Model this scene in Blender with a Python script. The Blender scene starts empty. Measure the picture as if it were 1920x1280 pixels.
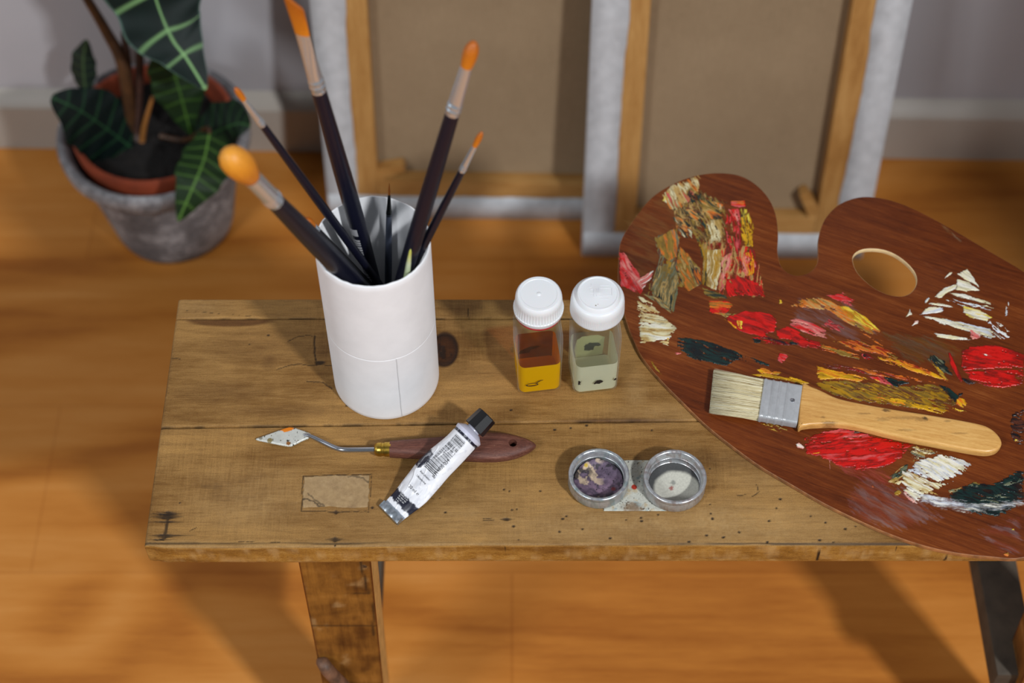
import bpy, bmesh, math, random
import numpy as np
from mathutils import Vector, Matrix

# ------------------------------------------------------------------ camera, world, lights
scene = bpy.context.scene
COL = scene.collection
FPX = 3210.0; PITCH = math.radians(55.0); CZ = 1.51       # focal length in px of the 1920 frame, downward pitch, eye height
HB = 0.45                                                 # bench top height

cam_d = bpy.data.cameras.new('camera'); cam = bpy.data.objects.new('camera', cam_d); COL.objects.link(cam)
cam.location = (0, 0, CZ); cam.rotation_euler = (math.radians(90) - PITCH, 0, 0)
cam_d.sensor_width = 36; cam_d.lens = 36 * FPX / 1920; cam_d.clip_start = 0.02
cam_d.dof.use_dof = True; cam_d.dof.focus_distance = 1.235; cam_d.dof.aperture_fstop = 4.5
scene.camera = cam
scene.cycles.transparent_max_bounces = 40
scene.view_settings.view_transform = 'Standard'; scene.view_settings.look = 'None'
scene.view_settings.exposure = 0.09; scene.view_settings.gamma = 1.0
scene.view_settings.use_curve_mapping = False

w = bpy.data.worlds.new('daylight'); scene.world = w; w.use_nodes = True
w.node_tree.nodes['Background'].inputs[0].default_value = (0.80, 0.91, 1.0, 1)
w.node_tree.nodes['Background'].inputs[1].default_value = 0.11

def area(name, loc, target, size, power, col, size_y=None):
    d = bpy.data.lights.new(name, 'AREA'); d.energy = power; d.color = col; d.size = size
    if size_y: d.shape = 'RECTANGLE'; d.size_y = size_y
    o = bpy.data.objects.new(name, d); COL.objects.link(o); o.location = loc
    o.rotation_euler = (Vector(target) - Vector(loc)).to_track_quat('-Z', 'Y').to_euler()
    return o
area('lamp_front_right', (1.50, -1.22, 2.75), (0, .75, .45), 0.20, 82, (.95, .975, 1.0))
area('lamp_front_left', (-1.55, -1.15, 2.45), (0, .75, .45), 0.55, 34, (.93, .965, 1.0))
area('window_left', (-2.6, .35, 1.6), (0, .9, .3), 1.3, 9, (.86, .93, 1.0), 1.5)

# ------------------------------------------------------------------ photograph ray helpers
_F = np.array([0, math.cos(PITCH), -math.sin(PITCH)]); _U = np.array([0, math.sin(PITCH), math.cos(PITCH)])
_R = np.array([1., 0, 0]); _C = np.array([0, 0, CZ])
def _ray(u, v): return _F + (u - 960) / FPX * _R - (v - 640) / FPX * _U
def at(u, v, z=HB):
    r = _ray(u, v); return _C + r * ((z - CZ) / r[2])
def aty(u, v, y):
    r = _ray(u, v); return _C + r * (y / r[1])

# ------------------------------------------------------------------ noise
_rs = np.random.RandomState(7); _PERM = _rs.rand(512, 512)
def vnoise(x, y, seed=0):
    x = np.asarray(x, float) + seed * 37.17; y = np.asarray(y, float) + seed * 91.73
    xi = np.floor(x).astype(int); yi = np.floor(y).astype(int); fx = x - xi; fy = y - yi
    fx = fx * fx * (3 - 2 * fx); fy = fy * fy * (3 - 2 * fy)
    a = _PERM[xi & 511, yi & 511]; b = _PERM[(xi + 1) & 511, yi & 511]
    c = _PERM[xi & 511, (yi + 1) & 511]; d = _PERM[(xi + 1) & 511, (yi + 1) & 511]
    return (a * (1 - fx) + b * fx) * (1 - fy) + (c * (1 - fx) + d * fx) * fy
def fbm(x, y, seed=0, octv=4, gain=.5):
    t = 0; amp = 1; s = 0
    for k in range(octv):
        t = t + amp * vnoise(x * 2 ** k, y * 2 ** k, seed + k * 3); s += amp; amp *= gain
    return t / s
def sst(a, b, x):
    t = np.clip((x - a) / (b - a), 0, 1); return t * t * (3 - 2 * t)
def lin(c):
    c = np.asarray(c, float) / 255.; return np.where(c <= .04045, c / 12.92, ((c + .055) / 1.055) ** 2.4)
def rgba(c): return tuple(lin(c)) + (1.0,)

# ------------------------------------------------------------------ objects
OFF = {}
def tagit(o, label=None, cat=None, group=None, kind=None):
    if label: o['label'] = label
    if cat: o['category'] = cat
    if group: o['group'] = group
    if kind: o['kind'] = kind
    return o
def thing(name, loc, label, cat, group=None):
    o = bpy.data.objects.new(name, None); COL.objects.link(o); o.location = loc; o.empty_display_size = .02
    OFF[o] = np.array(loc, float)
    return tagit(o, label, cat, group)
def link(o, parent=None):
    COL.objects.link(o)
    if parent is not None:
        o.parent = parent; OFF[o] = OFF[parent]
    else: OFF[o] = np.zeros(3)
    return o
def mk(name, V, F, mats, parent=None, smooth=True, col=None, attrs=None, mi=None, label=None):
    V = np.asarray(V, float)
    if parent is not None: V = V - OFF[parent]
    me = bpy.data.meshes.new(name)
    if isinstance(F, np.ndarray):
        n, k = F.shape
        me.vertices.add(len(V)); me.vertices.foreach_set('co', V.astype(np.float32).ravel())
        me.loops.add(n * k); me.loops.foreach_set('vertex_index', F.astype(np.int32).ravel())
        me.polygons.add(n); me.polygons.foreach_set('loop_start', np.arange(0, n * k, k, dtype=np.int32))
        me.polygons.foreach_set('loop_total', np.full(n, k, dtype=np.int32)); me.update(calc_edges=True)
    else:
        me.from_pydata([tuple(p) for p in V], [], F)
    me.validate()
    if smooth is True: me.polygons.foreach_set('use_smooth', np.ones(len(me.polygons), dtype=bool))
    for m in (mats if isinstance(mats, (list, tuple)) else [mats]): me.materials.append(m)
    if mi is not None: me.polygons.foreach_set('material_index', np.asarray(mi, dtype=np.int32))
    if col is not None:
        a = me.color_attributes.new('col', 'FLOAT_COLOR', 'POINT')
        c = np.ones((len(V), 4), np.float32); c[:, :np.asarray(col).shape[1]] = col
        a.data.foreach_set('color', c.ravel())
    for k, d in (attrs or {}).items():
        a = me.attributes.new(k, 'FLOAT', 'POINT'); a.data.foreach_set('value', np.asarray(d, np.float32))
    o = bpy.data.objects.new(name, me)
    link(o, parent)
    if label: o['label'] = label
    return o
def sharp(o, deg=35):
    me = o.data; bm = bmesh.new(); bm.from_mesh(me)
    for e in bm.edges:
        if len(e.link_faces) == 2 and e.calc_face_angle(0) > math.radians(deg): e.smooth = False
    for f in bm.faces: f.smooth = True
    bm.to_mesh(me); bm.free(); return o
def grid_faces(nu, nv, closeu=False, closev=False):
    i = np.arange(nu if closeu else nu - 1); j = np.arange(nv if closev else nv - 1)
    I, J = np.meshgrid(i, j, indexing='ij'); I = I.ravel(); J = J.ravel()
    I2 = (I + 1) % nu; J2 = (J + 1) % nv
    return np.stack([I * nv + J, I2 * nv + J, I2 * nv + J2, I * nv + J2], 1)
def lathe(name, prof, c, mat, parent=None, n=64, axis=None, col=None, squash=None, capa=True, capb=True, sharp_deg=40, label=None):
    """prof: list of (t along axis, radius); axis: (origin, unit dir) or vertical through c.  squash: per-ring (rx, ry) factors"""
    prof = np.array(prof, float)
    if axis is None: o = np.array(c, float); d = np.array([0, 0, 1.])
    else: o, d = np.array(axis[0], float), np.array(axis[1], float)
    d = d / np.linalg.norm(d)
    ref = np.array([0, 0, 1.]) if abs(d[2]) < .9 else np.array([0, 1., 0])
    if axis is not None and len(axis) > 2: ref = np.array(axis[2], float)
    e1 = np.cross(ref, d); e1 /= np.linalg.norm(e1); e2 = np.cross(d, e1)
    a = np.linspace(0, 2 * np.pi, n, endpoint=False)
    V = []
    for k, (t, r) in enumerate(prof):
        sx, sy = squash[k] if squash is not None else (1, 1)
        V.append(o + d * t + np.outer(np.cos(a) * r * sx, e1) + np.outer(np.sin(a) * r * sy, e2))
    m = len(prof); V = np.concatenate(V); F = [tuple(f) for f in grid_faces(m, n, False, True)[:, ::-1]]
    if capa: F.append(tuple(range(n)))
    if capb: F.append(tuple(range((m - 1) * n, m * n))[::-1])
    cc = None
    if col is not None: cc = np.repeat(np.array(col), n, 0)
    ob = mk(name, V, F, mat, parent, True, cc, label=label)
    bm = bmesh.new(); bm.from_mesh(ob.data); bmesh.ops.recalc_face_normals(bm, faces=bm.faces); bm.to_mesh(ob.data); bm.free()
    return sharp(ob, sharp_deg) if sharp_deg else ob
def tube(name, pts, rad, mat, parent=None, n=12, label=None, sub=6):
    pts = np.array(pts, float); rad = np.broadcast_to(np.array(rad, float), (len(pts),))
    if sub > 1 and len(pts) > 2: pts, rad = smooth_path(pts, rad, sub)
    V = []
    ref = np.array([.3, .2, 1.])
    for i, p in enumerate(pts):
        d = pts[min(i + 1, len(pts) - 1)] - pts[max(i - 1, 0)]; d /= np.linalg.norm(d)
        e1 = np.cross(ref, d); e1 /= np.linalg.norm(e1); e2 = np.cross(d, e1)
        a = np.linspace(0, 2 * np.pi, n, endpoint=False)
        V.append(p + rad[i] * (np.outer(np.cos(a), e1) + np.outer(np.sin(a), e2)))
    m = len(pts); F = [tuple(f) for f in grid_faces(m, n, False, True)] + [tuple(range(n))[::-1], tuple(range((m - 1) * n, m * n))]
    return mk(name, np.concatenate(V), F, mat, parent, True, label=label)
def smooth_path(P, r, sub):
    P = np.array(P, float); out = []; rr = []
    n = len(P)
    for i in range(n - 1):
        p0, p1, p2, p3 = P[max(i - 1, 0)], P[i], P[i + 1], P[min(i + 2, n - 1)]
        for k in range(sub):
            t = k / sub
            out.append(.5 * ((2 * p1) + (-p0 + p2) * t + (2 * p0 - 5 * p1 + 4 * p2 - p3) * t ** 2 + (-p0 + 3 * p1 - 3 * p2 + p3) * t ** 3))
            rr.append(r[i] * (1 - t) + r[i + 1] * t)
    out.append(P[-1]); rr.append(r[-1])
    return np.array(out), np.array(rr)
def closed_spline(P, sub=6):
    P = np.array(P, float); n = len(P); out = []
    for i in range(n):
        p0, p1, p2, p3 = P[i - 1], P[i], P[(i + 1) % n], P[(i + 2) % n]
        for k in range(sub):
            t = k / sub
            out.append(.5 * ((2 * p1) + (-p0 + p2) * t + (2 * p0 - 5 * p1 + 4 * p2 - p3) * t ** 2 + (-p0 + 3 * p1 - 3 * p2 + p3) * t ** 3))
    return np.array(out)
def slab(name, loops, z0, z1, bevel, mats, parent=None, side_mat=None, res=2, label=None):
    """flat plate: closed xy loops (first outer, rest holes) between z0 and z1"""
    cu = bpy.data.curves.new(name, 'CURVE'); cu.dimensions = '2D'; cu.fill_mode = 'BOTH'
    cu.extrude = max((z1 - z0) / 2 - bevel, 1e-5); cu.bevel_depth = bevel; cu.bevel_resolution = res; cu.offset = -bevel
    for L in loops:
        s = cu.splines.new('POLY'); s.points.add(len(L) - 1); s.use_cyclic_u = True
        for p, q in zip(s.points, L): p.co = (q[0], q[1], 0, 1)
    tmp = bpy.data.objects.new('tmp', cu); COL.objects.link(tmp)
    bpy.context.view_layer.update()
    me0 = tmp.evaluated_get(bpy.context.evaluated_depsgraph_get()).to_mesh()
    V = np.array([v.co[:] for v in me0.vertices]); V[:, 2] += (z0 + z1) / 2
    F = [tuple(p.vertices) for p in me0.polygons]
    bpy.data.objects.remove(tmp); bpy.data.curves.remove(cu)
    o = mk(name, V, F, mats, parent, True, label=label)
    bm = bmesh.new(); bm.from_mesh(o.data); bmesh.ops.remove_doubles(bm, verts=bm.verts, dist=1e-6)
    bmesh.ops.recalc_face_normals(bm, faces=bm.faces)
    for f in bm.faces:
        f.smooth = True
        if side_mat is not None and abs(f.normal.z) < .8: f.material_index = side_mat(f.calc_center_median())
    bm.to_mesh(o.data); bm.free()
    return sharp(o, 38)
def box_mesh(lo, hi, bev=.002, seg=2):
    bm = bmesh.new(); bmesh.ops.create_cube(bm, size=1)
    for v in bm.verts:
        for k in range(3): v.co[k] = lo[k] if v.co[k] < 0 else hi[k]
    if bev: bmesh.ops.bevel(bm, geom=list(bm.edges), offset=bev, segments=seg, affect='EDGES', profile=.6)
    V = np.array([v.co[:] for v in bm.verts]); bm.verts.index_update(); F = [tuple(v.index for v in f.verts) for f in bm.faces]; bm.free()
    return V, F
def box(name, lo, hi, mat, parent=None, bev=.002, fn=None, label=None):
    V, F = box_mesh(lo, hi, bev)
    if fn is not None: V = fn(V)
    return sharp(mk(name, V, F, mat, parent, True, label=label), 50)

# ------------------------------------------------------------------ materials
class NT:
    def __init__(s, name):
        s.m = bpy.data.materials.new(name); s.m.use_nodes = True; s.t = s.m.node_tree; s.t.nodes.clear()
        s.out = s.t.nodes.new('ShaderNodeOutputMaterial'); s.b = s.t.nodes.new('ShaderNodeBsdfPrincipled')
        s.t.links.new(s.b.outputs[0], s.out.inputs[0])
    def n(s, typ, **kw):
        nd = s.t.nodes.new('ShaderNode' + typ)
        for k, v in kw.items():
            if k.startswith('i_'):
                key = k[2:]; key = int(key) if key.isdigit() else key
                s.set(nd.inputs[key], v)
            else: setattr(nd, k, v)
        return nd
    def set(s, sock, v):
        if isinstance(v, bpy.types.NodeSocket): s.t.links.new(v, sock)
        else: sock.default_value = v
    def p(s, **kw):
        for k, v in kw.items(): s.set(s.b.inputs[k.replace('_', ' ')], v)
        return s
    def math(s, op, a, b=0.0):
        nd = s.n('Math', operation=op); s.set(nd.inputs[0], a); s.set(nd.inputs[1], b); return nd.outputs[0]
    def mix(s, fac, a, b, mode='MIX'):
        nd = s.n('Mix', data_type='RGBA', blend_type=mode); s.set(nd.inputs[0], fac); s.set(nd.inputs[6], a); s.set(nd.inputs[7], b); return nd.outputs[2]
    def coords(s, scale=(1, 1, 1), rot=(0, 0, 0), loc=(0, 0, 0), which='Object'):
        tc = s.n('TexCoord'); mp = s.n('Mapping', i_Location=loc, i_Rotation=rot, i_Scale=scale); s.t.links.new(tc.outputs[which], mp.inputs[0]); return mp.outputs[0]
    def noise(s, vec, scale=1.0, detail=5, rough=.6, dist=0.0):
        nd = s.n('TexNoise', i_Vector=vec, i_Scale=scale, i_Detail=detail, i_Roughness=rough, i_Distortion=dist); return nd.outputs[0]
    def ramp(s, fac, stops):
        nd = s.n('ValToRGB'); s.t.links.new(fac, nd.inputs[0]); e = nd.color_ramp.elements
        while len(e) > 1: e.remove(e[-1])
        for i, (pos, c) in enumerate(stops):
            el = e[0] if i == 0 else e.new(pos)
            el.position = pos; el.color = rgba(c)
        return nd.outputs[0]
    def fr(s, fac, a, b, lo=0.0, hi=1.0):
        nd = s.n('MapRange', i_1=a, i_2=b, i_3=lo, i_4=hi); s.t.links.new(fac, nd.inputs[0]); return nd.outputs[0]
    def bump(s, h, strength=.3, dist=.001):
        nd = s.n('Bump', i_Strength=strength, i_Distance=dist); s.t.links.new(h, nd.inputs['Height']); s.t.links.new(nd.outputs[0], s.b.inputs['Normal'])
def plain(name, c, rough=.5, metal=0., noise=None, spec=None, **kw):
    N = NT(name); base = rgba(c)
    if noise:
        sc, amt = noise
        f = N.noise(N.coords((sc, sc, sc)), 1, 4)
        base = N.mix(N.fr(f, .3, .7), rgba([x * (1 - amt) for x in c]), rgba([min(255, x * (1 + amt * .6)) for x in c]))
    N.p(Base_Color=base, Roughness=rough, Metallic=metal)
    if spec is not None: N.p(Specular_IOR_Level=spec)
    for k, v in kw.items(): N.p(**{k: v})
    return N.m
def attrmat(name, rough=.5, metal=0., noise=0., nscale=300, bump=0., **kw):
    """colour from the mesh's own colour attribute"""
    N = NT(name); a = N.n('Attribute', attribute_name='col'); c = a.outputs['Color']
    f = N.noise(N.coords((nscale,) * 3), 1, 4)
    if noise: c = N.mix(noise, c, N.ramp(f, [(.25, (90, 90, 90)), (.75, (255, 255, 255))]), 'MULTIPLY')
    N.p(Base_Color=c, Roughness=rough, Metallic=metal, **kw)
    if bump: N.bump(f, bump, .0004)
    return N.m
def wood(name, stops, along=12., across=160., rotz=0., fine=.35, mottle=.5, mscale=22, rough=.5, bump=.15, marks=False, scuff=0., swap=None, coat=0., spec=.4, cross=0., spots=(), grit=0.):
    N = NT(name)
    sc = (along, across, across); 
    if swap == 'z': sc = (across, across, along)
    if swap == 'y': sc = (across, along, across)
    r = (0, 0, rotz)
    v = N.coords(sc, r) if not rotz else None
    if rotz:
        v0 = N.coords((1, 1, 1), r); mp = N.n('Mapping', i_Scale=sc); N.t.links.new(v0, mp.inputs[0]); v = mp.outputs[0]
    a = N.noise(v, 1, 6, .62, .5); b = N.noise(v, 7, 4, .7, .2); m = N.noise(N.coords((mscale * .5, mscale, mscale)), 1, 4, .55, .3)
    f = N.math('ADD', N.math('MULTIPLY', a, 1 - fine), N.math('MULTIPLY', b, fine))
    f = N.math('ADD', N.math('MULTIPLY', f, 1 - mottle * .6), N.math('MULTIPLY', m, mottle * .6))
    h = N.math('ADD', N.math('MULTIPLY', a, .4), b)
    if cross:
        cr = N.noise(N.coords((900, 45, 45), (0, 0, .12)), 1, 2, .5, .6)
        gate = N.fr(N.noise(N.coords((9, 14, 14)), 1, 2), .45, .6)
        f = N.math('ADD', f, N.math('MULTIPLY', N.math('MULTIPLY', N.math('SUBTRACT', cr, .5), gate), cross))
    c = N.ramp(f, stops)
    if scuff:
        s2 = N.noise(N.coords((420, 900, 500), (0, 0, .35)), 1, 4, .8, .35)
        c = N.mix(N.math('MULTIPLY', N.fr(s2, .62, .75), scuff), c, rgba((205, 180, 140)))
    for (sx_, sy_, rx_, ry_, dk) in spots:       # small knots, fixed to the piece of wood
        v0 = N.coords((1 / rx_, 1 / ry_, 0), (0, 0, 0), (-sx_ / rx_, -sy_ / ry_, 0)); ln = N.n('VectorMath', operation='LENGTH'); N.t.links.new(v0, ln.inputs[0])
        wob = N.math('MULTIPLY', N.math('SUBTRACT', N.noise(N.coords((700, 1100, 700)), 1, 3), .5), 1.6)
        c = N.mix(N.math('MULTIPLY', N.fr(N.math('ADD', ln.outputs[1], wob), 1.1, .5), dk), c, rgba((70, 50, 28)))
    if grit:
        gn = N.noise(N.coords((1300, 1700, 1500)), 1, 3, .7); c = N.mix(grit, c, N.ramp(gn, [(.3, (120, 110, 96)), (.5, (232, 228, 222)), (.7, (255, 255, 255))]), 'MULTIPLY')
    if marks:
        at_ = N.n('Attribute', attribute_name='col'); sp = N.n('SeparateColor'); N.t.links.new(at_.outputs['Color'], sp.inputs[0])
        c = N.mix(sp.outputs[2], c, rgba((118, 78, 42)), 'MULTIPLY')
        c = N.mix(N.math('MULTIPLY', sp.outputs[1], .75), c, rgba((205, 172, 120)))
        c = N.mix(sp.outputs[0], c, rgba((24, 17, 13)))
    N.p(Base_Color=c, Roughness=rough, Specular_IOR_Level=spec, Coat_Weight=coat, Coat_Roughness=.25)
    if bump: N.bump(h, bump, .0006)
    return N.m
def glass(name, col=(255, 255, 255), ior=1.45, body=0., body_col=(255, 255, 255)):
    # clear wall / liquid: light goes straight through tinted, edges turn glossy; 'body' scatters a little light inside
    N = NT(name); tr = N.n('BsdfTransparent', i_Color=rgba(col)); gl = N.n('BsdfGlossy', i_Roughness=.04); lw = N.n('LayerWeight', i_Blend=.5)
    f5 = N.math('POWER', lw.outputs['Facing'], ior); m1 = N.n('MixShader'); N.t.links.new(N.math('ADD', N.math('MULTIPLY', f5, .55), .03), m1.inputs[0]); N.t.links.new(tr.outputs[0], m1.inputs[1])
    wt = N.n('BsdfTranslucent', i_Color=(.9, .92, .92, 1)); ge = N.n('MixShader', i_0=.5); N.t.links.new(gl.outputs[0], ge.inputs[1]); N.t.links.new(wt.outputs[0], ge.inputs[2]); N.t.links.new(ge.outputs[0], m1.inputs[2]); last = m1
    if body:
        df = N.n('BsdfDiffuse', i_Color=rgba(body_col)); tl = N.n('BsdfTranslucent', i_Color=rgba(body_col)); m2 = N.n('MixShader', i_0=.35); N.t.links.new(df.outputs[0], m2.inputs[1]); N.t.links.new(tl.outputs[0], m2.inputs[2])
        m3 = N.n('MixShader', i_0=body); N.t.links.new(m1.outputs[0], m3.inputs[1]); N.t.links.new(m2.outputs[0], m3.inputs[2]); last = m3
    N.t.links.new(last.outputs[0], N.out.inputs[0]); return N.m

BENCH = [(.25, (80, 50, 20)), (.42, (128, 90, 42)), (.52, (155, 116, 64)), (.62, (176, 133, 74)), (.78, (198, 156, 96))]
m_bench = wood('bench_wood', BENCH, 14, 170, marks=True, scuff=.42, fine=.5, mottle=.75, rough=.6, bump=.4, cross=.16, spec=.3, grit=.55)
m_bench_edge = wood('bench_edge_wood', [(.32, (96, 58, 12)), (.46, (160, 112, 44)), (.56, (186, 138, 64)), (.70, (224, 184, 110))], 60, 260, marks=True, scuff=.6, fine=.55, mottle=.5, mscale=90, rough=.5, bump=.4, grit=.6)
m_leg = wood('bench_leg_wood', [(.28, (66, 36, 8)), (.42, (114, 72, 24)), (.55, (144, 96, 36)), (.72, (172, 122, 58))], 14, 120, swap='z', marks=True, mottle=.9, mscale=40, rough=.5, bump=.2)
m_leg_edge = plain('bench_leg_edge_wood', (205, 160, 92), .6, noise=(90, .2))
m_tenon = wood('tenon_end_grain', [(.3, (112, 88, 58)), (.5, (150, 122, 86)), (.7, (172, 146, 108))], 260, 260, mottle=.5, marks=True, scuff=.4, rough=.7, bump=.3)
m_palette = wood('palette_mahogany', [(.34, (56, 20, 4)), (.46, (94, 41, 11)), (.55, (114, 55, 18)), (.68, (148, 86, 40))], 14, 330, rotz=math.radians(24), fine=.5, mottle=.6, mscale=14, rough=.42, bump=.08, coat=.04, spec=.22, scuff=.10)
m_pal_edge = plain('palette_edge', (150, 100, 60), .55, noise=(120, .3))
m_pal_hole = plain('palette_hole_edge', (228, 200, 150), .6, noise=(60, .15))
_o = at(1600, 780, HB + .0055)
KNOTS = [tuple((at(u, v, HB + .0133) - _o)[:2]) + (rx, ry, dk) for u, v, rx, ry, dk in ((1662, 769, .0034, .0016, .75), (1735, 784, .0022, .0017, .85), (1728, 786, .006, .0022, .35), (1776, 789, .003, .001, .45), (1700, 783, .014, .0016, .3), (1655, 786, .006, .002, .3), (1555, 792, .006, .0016, .5), (1543, 782, .002, .0012, .4), (1700, 806, .008, .0012, .3), (1620, 775, .006, .0009, .35), (1800, 812, .007, .001, .3))]
m_brush_wood = wood('brush_handle_wood', [(.3, (160, 104, 44)), (.44, (200, 146, 76)), (.56, (218, 168, 96)), (.72, (232, 188, 122))], 40, 520, rotz=math.radians(11.7), mottle=.35, fine=.5, mscale=40, rough=.4, bump=.05, coat=.25, spots=KNOTS)
m_knife_wood = wood('knife_handle_wood', [(.3, (46, 22, 16)), (.45, (84, 46, 36)), (.56, (112, 68, 54)), (.72, (156, 114, 96))], 30, 520, mottle=.2, fine=.5, rough=.5, bump=.3, scuff=.4, marks=False)
m_pine = wood('stretcher_pine', [(.3, (134, 88, 38)), (.46, (164, 118, 62)), (.58, (182, 138, 80)), (.75, (200, 160, 104))], 9, 90, swap='z', mottle=.4, mscale=12, rough=.6, bump=.05)
m_pine_h = wood('stretcher_pine_rail', [(.3, (134, 88, 38)), (.46, (164, 118, 62)), (.58, (182, 138, 80)), (.75, (200, 160, 104))], 9, 90, mottle=.4, mscale=12, rough=.6, bump=.05)
m_gesso = plain('primed_canvas_white', (188, 190, 193), .7, noise=(70, .07))
def linen():
    N = NT('raw_linen'); v = N.coords((1, 1, 1))
    a = N.noise(N.coords((1400, 1400, 60)), 1, 2); b = N.noise(N.coords((60, 60, 1400)), 1, 2); c = N.noise(N.coords((5, 5, 5)), 1, 3)
    f = N.math('ADD', N.math('MULTIPLY', N.math('ADD', a, b), .3), N.math('MULTIPLY', c, .4))
    N.p(Base_Color=N.ramp(f, [(.3, (124, 104, 80)), (.7, (158, 136, 108))]), Roughness=.9, Specular_IOR_Level=.1); return N.m
m_linen = linen()
m_wall = plain('painted_wall', (172, 170, 174), .8, noise=(3, .04))
m_base = plain('painted_baseboard', (176, 168, 158), .5, noise=(8, .03))
def floor_mat():
    N = NT('laminate_floor')
    v = N.coords((1, 1, 1))
    d = N.noise(N.coords((1.6, 4.2, 1)), 1, 2, .5, .8)
    sep = N.n('SeparateXYZ'); N.t.links.new(v, sep.inputs[0])
    yw = N.math('ADD', N.math('MULTIPLY', sep.outputs[1], 26.), N.math('MULTIPLY', d, 22.))
    wv = N.math('SINE', yw)
    n2 = N.noise(N.coords((5, 70, 1)), 1, 5, .6, .3); n3 = N.noise(N.coords((40, 500, 1)), 1, 3)
    f = N.math('ADD', N.math('MULTIPLY', N.fr(wv, -1, 1), .30), N.math('ADD', N.math('MULTIPLY', n2, .5), N.math('MULTIPLY', n3, .22)))
    c = N.ramp(f, [(.25, (156, 90, 32)), (.45, (184, 115, 46)), (.6, (195, 126, 55)), (.8, (206, 140, 70))])
    br = N.n('TexBrick', i_Vector=v, i_Scale=1.0); br.offset = .37
    br.inputs['Mortar Size'].default_value = .0012; br.inputs['Brick Width'].default_value = 1.28; br.inputs['Row Height'].default_value = .195
    br.inputs['Color1'].default_value = (1, 1, 1, 1); br.inputs['Color2'].default_value = (.94, .94, .94, 1); br.inputs['Mortar'].default_value = (.84, .8, .76, 1)
    c = N.mix(1.0, c, br.outputs[0], 'MULTIPLY')
    N.p(Base_Color=c, Roughness=.45, Specular_IOR_Level=.18); return N.m
m_floor = floor_mat()
m_paper = plain('white_card', (236, 236, 238), .55, noise=(50, .02))
m_navy = plain('navy_lacquer', (13, 14, 30), .36)
m_black = plain('black_lacquer', (12, 12, 15), .35)
m_slate = plain('slate_blue_lacquer', (70, 76, 92), .4)
m_metal = plain('nickel_ferrule', (216, 226, 234), .22, .82)
m_metal_dark = plain('dark_ferrule', (52, 54, 54), .3, .8)
m_tuft = attrmat('bristle_orange', .5, noise=.35, nscale=900)
m_brass = plain('brass', (196, 160, 70), .3, 1.0, noise=(200, .25))
m_steel = plain('steel_shank', (172, 174, 180), .2, .92)
m_tuber = attrmat('tube_print', .32, Specular_IOR_Level=.6)
m_ink = plain('black_print', (22, 22, 26), .5)
m_inkw = plain('white_print', (225, 225, 225), .5)
m_cap = plain('black_plastic_cap', (14, 14, 17), .28)
m_whitecap = plain('white_plastic_cap', (228, 229, 231), .38, Subsurface_Weight=.1)
m_redring = plain('red_plastic', (176, 22, 40), .35)
m_glass = glass('clear_glass', (248, 250, 249), 6.)
m_oil = glass('amber_oil', (255, 205, 70), 8., .85, (255, 200, 16))
m_spirit = glass('pale_spirit', (248, 250, 240), 8., .62, (250, 247, 218))
m_oil_top = glass('amber_oil_surface', (226, 168, 84), 5., .03, (200, 120, 10))
m_spirit_top = glass('pale_spirit_surface', (240, 240, 232), 5., .04, (236, 236, 220))
m_label = plain('cream_label', (236, 226, 190), .7)
m_pewter = attrmat('pewter', .30, .6, noise=.35, nscale=420, bump=.12)
m_dirty = attrmat('paint_crust', .6, noise=.3, nscale=700, bump=.3)
def paint():
    N = NT('oil_paint'); a = N.n('Attribute', attribute_name='col'); al = N.n('Attribute', attribute_name='alpha'); f = N.noise(N.coords((900,) * 3), 1, 4)
    N.p(Base_Color=N.mix(.12, a.outputs['Color'], N.ramp(f, [(.25, (90, 90, 90)), (.75, (255, 255, 255))]), 'MULTIPLY'), Roughness=.36, Specular_IOR_Level=.42)
    tr = N.n('BsdfTransparent'); mx = N.n('MixShader'); N.t.links.new(al.outputs['Fac'], mx.inputs[0])
    N.t.links.new(tr.outputs[0], mx.inputs[1]); N.t.links.new(N.b.outputs[0], mx.inputs[2]); N.t.links.new(mx.outputs[0], N.out.inputs[0]); return N.m
m_paint = paint()
def haze():
    N = NT('thin_paint_film'); a = N.n('Attribute', attribute_name='col'); al = N.n('Attribute', attribute_name='alpha')
    N.p(Base_Color=a.outputs['Color'], Roughness=.45)
    tr = N.n('BsdfTransparent'); mx = N.n('MixShader'); N.t.links.new(al.outputs['Fac'], mx.inputs[0])
    N.t.links.new(tr.outputs[0], mx.inputs[1]); N.t.links.new(N.b.outputs[0], mx.inputs[2]); N.t.links.new(mx.outputs[0], N.out.inputs[0]); return N.m
m_haze = haze()
m_hair = attrmat('hog_bristle', .55)
m_zinc = attrmat('zinc_ferrule', .34, .35, noise=.2, nscale=300)
m_blade = attrmat('painted_blade', .4, .15)
m_leaf = attrmat('leaf', .55, noise=.15, nscale=120, Specular_IOR_Level=.22)
m_stem = plain('plant_stem', (70, 44, 22), .5, noise=(60, .3))
m_stem2 = plain('plant_stem_dark', (52, 30, 22), .5, noise=(60, .3))
m_soil = plain('potting_soil', (13, 8, 5), .95, noise=(160, .6))
m_terra = plain('terracotta', (136, 56, 26), .7, noise=(40, .15))
def cement():
    N = NT('grey_cement'); v = N.coords((1, 1, 1))
    a = N.noise(N.coords((26, 26, 26)), 1, 6, .65, .4); b = N.noise(N.coords((220, 220, 220)), 1, 3)
    f = N.math('ADD', N.math('MULTIPLY', a, .7), N.math('MULTIPLY', b, .3))
    N.p(Base_Color=N.ramp(f, [(.32, (72, 70, 72)), (.5, (112, 110, 112)), (.72, (190, 188, 190))]), Roughness=.85); N.bump(f, .5, .004); return N.m
m_cement = cement()

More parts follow.
